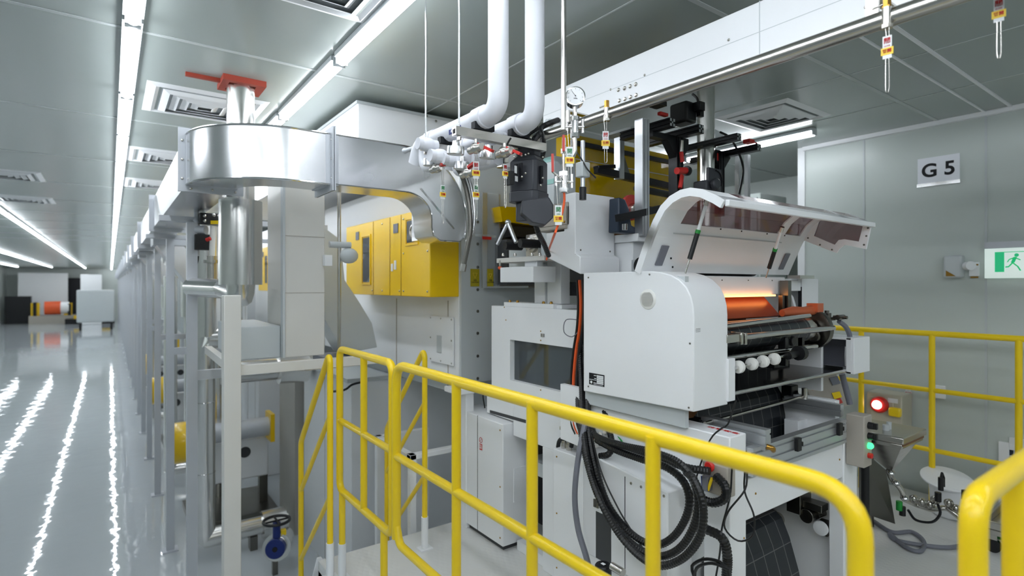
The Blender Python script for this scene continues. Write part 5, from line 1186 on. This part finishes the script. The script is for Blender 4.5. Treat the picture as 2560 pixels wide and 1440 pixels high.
# ================================================================ RIGHT WALL ITEMS
WR = (0,-1,0)
t = thing('wall_sign','white G5 sign in a clear holder on the right wall','sign',at(2345,460,X=XW))
a, b = at(2295,405,X=XW), at(2400,455,X=XW); cy_, cz_ = (a.y+b.y)/2, at(2348,425,X=XW).z
hw, hh = (a.y-b.y)/2, .092
MB().box(XW-.008,XW,cy_-hw,cy_+hw,cz_-hh,cz_+hh).build('plate','sign_white',t)
MB().box(XW-.012,XW-.008,cy_-hw-.004,cy_+hw+.004,cz_-hh-.01,cz_-hh+.012).build('holder_strip','chrome',t)
text('sign_lettering','G 5',(XW-.0095,cy_,cz_),WR,(0,0,1),.125,'ink',t,bold=.003)
t = thing('exit_sign','green and white running man exit sign at the right edge of the picture','exit sign',at(2520,690,X=XW))
a = at(2462,612,X=XW-.04); b = at(2462,690,X=XW-.04); y1_ = a.y; y0_ = y1_-.55; zc = at(2462,656,X=XW-.04).z
MB().box(XW-.05,XW,y0_,y1_,zc+.085,zc+.125).build('mount_rail','flange_grey',t)
MB().box(XW-.045,XW-.02,y0_,y1_,zc-.10,zc+.085).build('panel','exit_face',t)
xf = XW-.0455; s = .062; ym_ = y1_-.14
px_ = MB().box(xf-.001,xf,ym_+.045,ym_+.09,zc-s,zc+s).box(xf-.001,xf,ym_-.09,ym_-.055,zc-s,zc+s).box(xf-.001,xf,ym_-.055,ym_+.045,zc+s-.004,zc+s)
px_.build('door_symbol','exit_green',t)
mn = MB().sph((xf,ym_-.012,zc+.04),.011,10,(.1,1,1))
for (u0,v0),(u1,v1),w_ in (((-.006,.028),(.006,-.006),.018),((.006,-.006),(-.018,-.03),.009),((-.018,-.03),(-.03,-.055),.008),((.006,-.006),(.024,-.03),.009),((.024,-.03),(.04,-.032),.008),((-.004,.024),(-.03,.010),.007),((-.006,.026),(.022,.014),.007),((.022,.014),(.03,-.002),.006)):
    mn.bar((xf,ym_+u0,zc+v0),(xf,ym_+u1,zc+v1),w_,.001,up=(0,0,1)) if False else mn.poly([(xf-.001,ym_+u0,zc+v0+w_/2),(xf-.001,ym_+u0,zc+v0-w_/2),(xf-.001,ym_+u1,zc+v1-w_/2),(xf-.001,ym_+u1,zc+v1+w_/2),(xf-.001,ym_+u0+w_/2,zc+v0),(xf-.001,ym_+u1+w_/2,zc+v1),(xf-.001,ym_+u1-w_/2,zc+v1),(xf-.001,ym_+u0-w_/2,zc+v0)],[(0,1,2,3),(4,5,6,7)])
mn.build('running_figure','exit_green',t)
MB().box(xf-.001,xf,ym_-.36,ym_-.15,zc-.012,zc+.012).prism([(ym_-.15,zc-.035),(ym_-.15,zc+.035),(ym_-.12,zc)],'x',xf-.001,xf).build('arrow','exit_green',t)
t = thing('emergency_light','white twin head emergency light left of the exit sign','emergency light',at(2400,695,X=XW))
a, b = at(2367,640,X=XW), at(2413,695,X=XW)
MB().box(XW-.07,XW,b.y,a.y,b.z,a.z).build('housing','grey_white',t,bevel=.012); MB().prism([(a.y-.015,b.z+.012),(a.y-.015,b.z+.05),(b.y+.03,b.z+.012)],'x',XW-.072,XW-.069).build('yellow_mark','brass',t)
p = at(2418,665,X=XW-.06); MB().cyl(p,p+V(-.04,-.03,0),.028).build('lamp_head','dial',t)
a, b = at(2424,656,X=XW), at(2449,690,X=XW); MB().box(XW-.012,XW,b.y,a.y,b.z,a.z).build('socket_plate','white',t); p = at(2436,660,X=XW-.013); MB().box(XW-.014,XW-.011,p.y-.02,p.y+.02,p.z-.01,p.z).box(XW-.014,XW-.011,p.y-.02,p.y+.02,p.z-.09,p.z-.08).build('yellow_sticker','brass',t)
a, b = at(2325,960,X=XW), at(2365,998,X=XW); tag(MB().box(XW-.02,XW,b.y,a.y,b.z,a.z).build('socket_box','white',bevel=.004),'white wall socket box behind the far railing','socket')
# louvred vent at the bottom of the wall
t = thing('wall_vent','white framed return air vent with a dark grid low on the right wall','vent',at(2530,1300,X=XW))
ya = at(2498,1200,X=XW).y; yb = ya-.55; za = at(2498,1102,X=XW).z
fr_ = MB().box(XW-.02,XW,ya-.05,ya,-1.40,za).box(XW-.02,XW,yb,yb+.05,-1.40,za).box(XW-.02,XW,yb+.05,ya-.05,za-.04,za).box(XW-.02,XW,yb+.05,ya-.05,-.98,-.94); fr_.build('frame','white',t,bevel=.003)
MB().box(XW-.004,XW,yb+.05,ya-.05,-1.40,za-.04).build('dark_back','navy',t)
mb = MB(); z = -1.38
while z < za-.06: mb.box(XW-.012,XW-.006,yb+.05,ya-.05,z,z+.012); z += .035
y = yb+.07
while y < ya-.06: mb.box(XW-.014,XW-.012,y,y+.01,-1.40,za-.04); y += .04
mb.build('grid','grey_white',t)
# control panel behind the railing
t = thing('wall_panel','beige control panel with a lit red button behind the stainless hopper','control panel',at(2210,1045,X=3.9))
a, b = at(2165,978,X=4.30), at(2255,1050,X=4.30)
MB().box(4.30,4.48,b.y,a.y,b.z-.15,a.z).build('enclosure','box_beige',t,bevel=.008)
MB().box(4.294,4.30,b.y+.05,a.y-.03,b.z-.12,a.z-.03).build('door','box_beige',t,bevel=.003)
p = at(2200,1011,X=4.29); MB().lathe(p,NX,[(.055,0),(.055,.02),(.045,.03)],28).build('red_collar','red',t); MB().lathe(p+V(-.03,.008,0),NX,[(.03,0),(.026,.015),(.01,.02)],24).build('lit_button','red_lamp',t)
p = at(2239,1030,X=4.28); MB().box(p.x-.03,4.294,p.y-.035,p.y+.035,p.z-.03,p.z+.03).build('yellow_block','yellow',t,bevel=.01)
p = at(2232,1000,X=4.292); MB().box(4.291,4.294,p.y-.03,p.y+.03,p.z-.02,p.z+.01).build('label','tag_white',t)
a, b = at(2262,978,X=XW-.003), at(2279,1036,X=XW-.003)
t = thing('warning_strip','narrow vertical red warning strip with white characters on the right wall','warning sign',b); MB().box(XW-.004,XW-.001,b.y,a.y,b.z,a.z).build('strip','label_red',t)
text('strip_lettering','高\n壓\n危\n險',(XW-.0045,(a.y+b.y)/2,(a.z+b.z)/2),WR,(0,0,1),.05,'tag_white',t)
# ================================================================ STAINLESS HOPPER TABLE
t = thing('ink_hopper','stainless hopper with a tapering square funnel on the platform','hopper',at(2230,1250,D=3.1))
YH = 1.30
ca = [at(2185,1078,D=3.05), at(2300,1068,D=3.0)]
cx_, cy_ = (ca[0].x+ca[1].x)/2-.04, (ca[0].y+ca[1].y)/2+.05; zt_ = -.85
def sq(x,y,z,h): return [(x-h,y-h,z),(x+h,y-h,z),(x+h,y+h,z),(x-h,y+h,z)]
tip = at(2222,1175,D=2.95)
vs = sq(cx_,cy_,zt_,.125)+sq(tip.x+.02,tip.y,tip.z,.012)
MB().poly(vs,[(3,2,1,0),(4,5,6,7),(0,1,5,4),(1,2,6,5),(2,3,7,6),(3,0,4,7)]).build('funnel','steel',t)
MB().box(cx_-.145,cx_+.145,cy_-.14,cy_+.14,zt_,zt_+.025).box(cx_-.15,cx_+.18,cy_-.145,cy_+.15,zt_+.025,zt_+.06).build('rim','steel',t,bevel=.006)
MB().box(cx_-.146,cx_+.146,cy_-.142,cy_-.14,zt_+.015,zt_+.025).build('amber_strip','brown',t)
for dx,dy in ((-.10,.12),(.15,.12)): MB().cyl((cx_+dx,cy_+dy,ZP),(cx_+dx,cy_+dy,zt_),.016).build('leg','steel_dark',t)
p = at(2215,1062,D=3.0); MB().cyl(p+V(0,0,-.05),p+V(0,0,.0),.016).cyl(p+V(.04,0,-.05),p+V(.04,0,.01),.012).build('inlet_tube','grey_white',t)
MB().pipe([tip+V(0,0,0),tip+V(.03,0,-.05),at(2255,1225,D=2.95),at(2262,1250,D=2.95)],.014,.02,12).build('drain_pipe','steel',t)
mb = MB()
for px,py in ((2227,1182),(2240,1207),(2262,1245)): mb.sph(at(px,py,D=2.94),.022,10,(1,1,.7))
mb.islands('clamp','chrome',t)
t = thing('steel_plate_guard','dark stainless sheet leaning behind the hopper tip','plate',at(2190,1260,D=3.1)); 
MB().poly([at(2150,1120,D=3.05),at(2215,1175,D=3.1),at(2238,1310,D=3.1),at(2150,1280,D=3.05)]+[p+V(.01,.01,0) for p in (at(2150,1120,D=3.05),at(2215,1175,D=3.1),at(2238,1310,D=3.1),at(2150,1280,D=3.05))],[(0,1,2,3),(7,6,5,4),(0,4,5,1),(1,5,6,2),(2,6,7,3),(3,7,4,0)]).build('sheet','steel_dark',t)
# diaphragm pump with pipes
t = thing('pump_line','stainless pump fittings and clamps between the hopper and the white drum','pump',at(2330,1260,D=3.2))
mb = MB().pipe([at(2262,1250,Z=ZP+.10)+V(0,0,0),at(2290,1262,D=3.15),at(2330,1275,D=3.15),at(2365,1268,D=3.15),at(2400,1295,D=3.05)],.014,.03,12); mb.build('pipe','steel',t)
for k,(px,py) in enumerate(((2285,1248),(2305,1256),(2325,1262),(2338,1250),(2372,1258),(2390,1272))):
    p = at(px,py,D=3.12); MB().sph(p,.018,10,(1,1,1.3)).lathe(p,(1,-.4,0),[(.024,-.008),(.024,.008)],16).build('clamp','steel',t)
cable('loop_hose',[at(2270,1275,D=3.1),at(2290,1300,D=3.1),at(2330,1305,D=3.1),at(2350,1285,D=3.1),at(2345,1262,D=3.1)],.007,'black_profile',t)
for px,py,m_ in ((2248,1262,'green'),(2256,1275,'black'),(2345,1240,'black'),(2412,1235,'black')):
    p = at(px,py,D=3.1); MB().cyl(p+V(0,0,-.03),p+V(0,0,.02),.016).build('knob',m_,t)
p = at(2150,1300,Z=ZP); p = at(2165,1290,D=2.95)
t = thing('levelling_foot','black rod with a green cap and round levelling foot beside the machine leg','foot',V(p.x,p.y,ZP))
MB().cyl((p.x,p.y,ZP),(p.x,p.y,ZP+.015),.035,n=24).cyl((p.x,p.y,ZP+.015),(p.x,p.y,ZP+.09),.008).build('foot','steel_dark',t); MB().cyl((p.x-.02,p.y,ZP+.09),(p.x-.02,p.y,ZP+.11),.03).build('green_cap','green',t); MB().cyl((p.x-.01,p.y,ZP+.11),(p.x-.01,p.y,-.80),.02).build('black_rod','black',t)
# white drum
t = thing('white_drum','white plastic drum with a tilted lid beside the far railing','drum',V(3.78,1.06,ZP)); dxy = at(2385,1250,D=3.38)
cx_, cy_ = dxy.x, dxy.y
MB().lathe((cx_,cy_,ZP),(0,0,1),[(.105,0),(.115,.01),(.125,.18),(.130,.185),(.130,.195),(.124,.196),(.118,.19),(.11,.03)],36,cap=False).build('body','white',t)
MB().lathe((cx_-.02,cy_+.03,ZP+.21),(-.22,-.16,1),[(.13,0),(.135,.004),(.135,.012),(.12,.016)],36).build('lid','white',t)
p = at(2352,1212,D=3.05); MB().sweep([p+V(.0,.0,.03),p+V(.02,0,.06),p+V(.045,0,.03),p+V(.045,0,-.02)],.007,8).cyl(p+V(.0,0,-.03),p+V(0,0,.04),.013).build('black_valve','black',t)
# grey hose on the platform
zh = ZP+.014
pl = [at(px,py,Z=zh) for px,py in ((2180,1300),(2230,1330),(2280,1330),(2310,1355),(2300,1378),(2265,1368),(2225,1335),(2240,1350),(2300,1362),(2380,1368),(2440,1350),(2470,1320))]
cable('grey_hose',pl,.0115,'hose_grey',label='grey flexible hose looped on the platform tread plate',cat='hose')
t = thing('hose_reel','small white round reel behind the right hand yellow rail','reel',at(2462,1310,D=3.2)); p = at(2462,1298,D=3.2)
MB().lathe(p,(-.7,-.7,0),[(.06,0),(.065,.005),(.065,.02),(.03,.022)],28).build('disc','wheel_rubber',t); MB().box(p.x-.01,p.x+.09,p.y-.05,p.y,p.z-.1,p.z-.03).build('steel_foot','steel_dark',t); MB().box(p.x+.03,p.x+.07,p.y-.08,p.y-.05,p.z-.10,p.z-.08).build('red_clip','red',t)
t = thing('tool_cart','low steel cart on green castors at the bottom right','cart',V(3.4,.5,ZP)); 
p = at(2535,1375,Z=ZP+.02); x_, y_ = p.x, p.y
MB().box(x_-.10,x_+.45,y_-.35,y_+.12,ZP+.10,ZP+.13).box(x_-.10,x_+.45,y_+.10,y_+.12,ZP+.13,ZP+.17).box(x_-.1,x_-.08,y_-.35,y_+.10,ZP+.13,ZP+.17).build('deck','steel',t,bevel=.004)
for dx,dy in ((-.06,.07),(-.06,-.3),(.4,.07),(.4,-.3)):
    MB().cyl((x_+dx-.012,y_+dy,ZP+.035),(x_+dx+.012,y_+dy,ZP+.035),.035,n=20).build('caster_wheel','black',t); MB().box(x_+dx-.02,x_+dx+.02,y_+dy-.02,y_+dy+.02,ZP+.07,ZP+.10).build('caster_bracket','steel',t)
MB().box(x_-.02,x_+.3,y_-.2,y_+.06,ZP+.06,ZP+.09).build('green_tray','green',t)
# tilted operator panel beyond the tray
t = thing('operator_panel','tilted grey operator panel with yellow and red labels behind the drip tray','control panel',V(2.9,1.5,-.7))
def pq(px,py,d=0): return at(px,py,D=2.85+d)
A4 = [pq(2010,945),pq(2085,925),pq(2130,1010),pq(2040,1040)]
bk = V(.05,.06,0)
MB().poly(A4+[p+bk for p in A4],[(0,1,2,3),(7,6,5,4),(0,4,5,1),(1,5,6,2),(2,6,7,3),(3,7,4,0)]).build('panel','tan',t)
def patch(nm,q,m_):
    n_ = (q[1]-q[0]).cross(q[2]-q[0]).normalized(); n_ = n_ if n_.dot(V(-1,-1,0))>0 else -n_
    MB().poly([p+n_*.002 for p in q]+[p+n_*.008 for p in q],[(0,1,2,3),(7,6,5,4),(0,4,5,1),(1,5,6,2),(2,6,7,3),(3,7,4,0)]).build(nm,m_,t)
patch('yellow_label',[pq(2078,982),pq(2097,978),pq(2103,992),pq(2084,997)],'yellow')
patch('red_button',[pq(2086,998),pq(2099,994),pq(2105,1006),pq(2092,1010)],'red_dull')
patch('orange_label',[pq(2024,962),pq(2030,960),pq(2036,972),pq(2030,975)],'orange')
patch('screen',[pq(2072,945),pq(2092,940),pq(2099,958),pq(2080,963)],'hose_grey')
MB().cyl(at(2105,935,D=2.75),at(2125,1010,D=2.75),.014).build('grey_conduit','hose_grey',t)
# ================================================================ HOSES AND CABLES AT THE FRONT
XC = 1.60
def cp(pts, X0_=None, D0_=None): 
    return [at(p[0],p[1],X=(p[2] if len(p)>2 else X0_)) for p in pts]
G = 'black ribbed conduits of the near coil'
cable('ribbed_conduit',cp([(1452,700,1.72),(1450,800,1.72),(1452,900,1.70),(1455,980,1.64),(1458,1060,1.57),(1470,1150,1.49),(1505,1260,1.46),(1570,1350,1.455),(1640,1390,1.455),(1700,1370,1.455),(1740,1300,1.455),(1740,1220,1.455),(1700,1160,1.455),(1630,1130,1.46),(1550,1112,1.49),(1490,1090,1.55),(1478,1060,1.60)]),.0125,'black_rib',ribs=True,label='black ribbed conduit forming the outer loop in front of the terminal box',cat='conduit',group=G)
cable('ribbed_conduit',cp([(1462,720,1.73),(1461,850,1.72),(1468,960,1.66),(1472,1060,1.58),(1488,1160,1.50),(1520,1260,1.485),(1580,1335,1.482),(1640,1362,1.482),(1690,1335,1.482),(1722,1270,1.482),(1712,1210,1.482),(1670,1170,1.482),(1610,1150,1.485),(1540,1125,1.50),(1492,1100,1.54)]),.0125,'black_rib',ribs=True,label='black ribbed conduit forming the inner loop in front of the terminal box',cat='conduit',group=G)
cable('ribbed_conduit',cp([(1444,960,1.70),(1448,1040,1.62),(1462,1130,1.52),(1495,1240,1.432),(1555,1345,1.43),(1630,1410,1.43),(1700,1400,1.43),(1750,1340,1.43),(1757,1260,1.43),(1735,1200,1.44),(1715,1180,1.46)]),.0125,'black_rib',ribs=True,label='black ribbed conduit sagging lowest of the near coil',cat='conduit',group=G)
cable('ribbed_conduit',cp([(1555,1125,1.60),(1600,1130,1.57),(1660,1150,1.545),(1720,1170,1.54),(1775,1178,1.56)],),.013,'black_rib',ribs=True,label='black ribbed conduit running to the emergency stop box',cat='conduit')
cable('ribbed_conduit',cp([(1790,1190,1.58),(1812,1215,1.57),(1812,1245,1.57),(1785,1257,1.57),(1760,1250,1.57),(1745,1240,1.58)],),.014,'black_rib',ribs=True,label='black ribbed conduit hooked under the emergency stop box',cat='conduit')
cable('ribbed_conduit',cp([(1735,1310,1.52),(1770,1325,1.52),(1805,1345,1.53),(1818,1390,1.55),(1815,1460,1.58),(1812,1560,1.6)],),.015,'black_rib',ribs=True,label='thick black ribbed conduit dropping beside the near front leg',cat='conduit')
cable('ribbed_conduit',cp([(1505,985,1.70),(1510,1020,1.66),(1522,1070,1.60),(1530,1110,1.56),(1522,1135,1.54),(1500,1140,1.53)],),.012,'black_rib',ribs=True,label='black ribbed conduit hanging below the side cover',cat='conduit')
for k,(dx,r,m_,lb) in enumerate(((0,.007,'orange','orange cable in the vertical bundle left of the side cover'),(-6,.007,'black','black cable on the left edge of the vertical bundle'),(9,.009,'black','black cable behind the orange one in the vertical bundle'))):
    pass_pts = [(1449+dx,700,1.70),(1452+dx,760,1.70),(1449+dx,820,1.70),(1440+dx,880,1.70),(1434+dx,950,1.69),(1434+dx,1010,1.67),(1436+dx,1060,1.66),(1446+dx,1085,1.66)]
    cable('cable',cp(pass_pts),r,m_,label=lb)
cable('grey_hose',cp([(1462,1060,1.56),(1445,1150,1.50),(1437,1240,1.48),(1445,1320,1.48),(1465,1390,1.48),(1480,1450,1.5)]),.012,'hose_grey',label='flat grey hose with dark dots left of the coiled conduits',cat='hose')
cable('thin_cable',cp([(1470,1050,1.58),(1500,1170,1.49),(1545,1270,1.485),(1600,1360,1.485),(1650,1440,1.49)]),.0032,'black',label='thin black lead crossing the terminal box diagonally')
cable('thin_cable',cp([(1840,1000,1.60),(1820,1060,1.60),(1805,1070,1.60),(1775,1100,1.59),(1745,1180,1.585),(1730,1240,1.57)]),.0028,'black',label='thin black lead running from the web down past the ledge')
cable('thin_cable',cp([(1830,1170,1.60),(1825,1240,1.59),(1805,1320,1.58),(1800,1380,1.58),(1790,1440,1.58)]),.003,'black',label='thin black lead hanging along the near front leg')
cable('thin_cable',cp([(1862,1180,1.66),(1862,1230,1.65),(1885,1290,1.64),(1880,1340,1.64),(1845,1352,1.63),(1812,1320,1.6),(1820,1280,1.6),(1862,1225,1.64),(1868,1180,1.66)]),.003,'black',label='thin black lead looped beside the near front leg')
cable('thin_cable',cp([(1450,800,1.70),(1415,800,1.69),(1410,830,1.69),(1430,842,1.69),(1450,825,1.70)]),.0022,'hose_grey',label='thin grey lead loop over the machine frame window')
cable('thin_cable',cp([(1735,1440,1.50),(1730,1415,1.50),(1760,1398,1.5),(1800,1405,1.5),(1820,1430,1.5),(1815,1460,1.5),(1770,1470,1.5),(1740,1450,1.5),(1742,1420,1.49),(1780,1408,1.49),(1825,1425,1.5)]),.005,'black',label='black lead coiled at the bottom edge beside the yellow post')
cable('cable',cp([(1395,1118,1.70),(1400,1100,1.70),(1420,1095,1.70),(1445,1105,1.68)]),.010,'black',label='black cable rising from a gland on the side cabinet')
cable('cable',cp([(1428,1118,1.70),(1432,1105,1.70),(1450,1100,1.68)]),.010,'black',label='second black cable rising from a gland on the side cabinet')
cable('thin_cable',cp([(1470,1080,1.66),(1500,1060,1.66),(1540,1085,1.66),(1560,1120,1.64),(1530,1130,1.62)]),.003,'green',label='thin green lead below the side cover')
cable('thin_cable',cp([(1465,1090,1.64),(1480,1100,1.63),(1492,1080,1.64),(1490,1060,1.66)]),.0035,'orange',label='short orange lead at the foot of the cable bundle')
t = thing('valve_block','cluster of small pneumatic fittings with leads under the side cover','pneumatic valve',at(1515,1100,X=1.62))
p = at(1515,1085,X=1.64); MB().box(1.62,1.655,p.y-.05,p.y+.05,p.z-.03,p.z+.03).build('block','white',t,bevel=.003)
mb = MB()
for px,py in ((1500,1085),(1512,1080),(1525,1085),(1512,1100),(1500,1110)): mb.cyl(at(px,py,X=1.62),at(px,py,X=1.60),.008)
mb.build('fitting','steel',t)
p = at(1506,990,X=1.69); tag(MB().cyl(p+V(0,0,.02),p+V(0,0,-.03),.013).build('conduit_gland','hose_grey'),'blue grey conduit gland under the side cover','gland')
t = thing('gas_cylinder_valve','dark round valve cap with a steel fitting at the bottom left of the coil','valve',at(1508,1440,X=1.42)); p = at(1508,1400,X=1.43)
MB().lathe(p+V(0,0,-.05),(0,0,1),[(.03,0),(.03,.03),(.026,.035),(.012,.036)],28).build('cap','black_profile',t); MB().box(p.x-.006,p.x+.006,p.y-.008,p.y+.008,p.z-.0145,p.z-.0135).build('cap_mark','tag_white',t)
MB().cyl(at(1530,1415,X=1.42),at(1558,1432,X=1.42),.014).build('fitting','steel',t); MB().cyl(p+V(0,0,-.05),V(p.x,p.y,ZP),.02).build('neck','black',t)
t = thing('hanging_tester','small grey tester with blue and yellow probes hanging under the emergency stop','tester',at(1770,1230,X=1.58))
MB().bar(at(1768,1190,X=1.58),at(1768,1225,X=1.58),.018,.03).build('body','hose_grey',t); MB().cyl(at(1780,1195,X=1.575),at(1770,1225,X=1.575),.005).build('yellow_probe','yellow',t); MB().cyl(at(1755,1190,X=1.59),at(1757,1225,X=1.59),.004).build('blue_probe','blue',t); MB().sph(at(1750,1240,X=1.58),.014,10).build('blue_clip','blue',t)
# ---------------------------------------------------------------- lift everything so that the hall floor is height 0
for o in bpy.data.objects:
    if o.parent is None and o is not camo: o.location.z += H
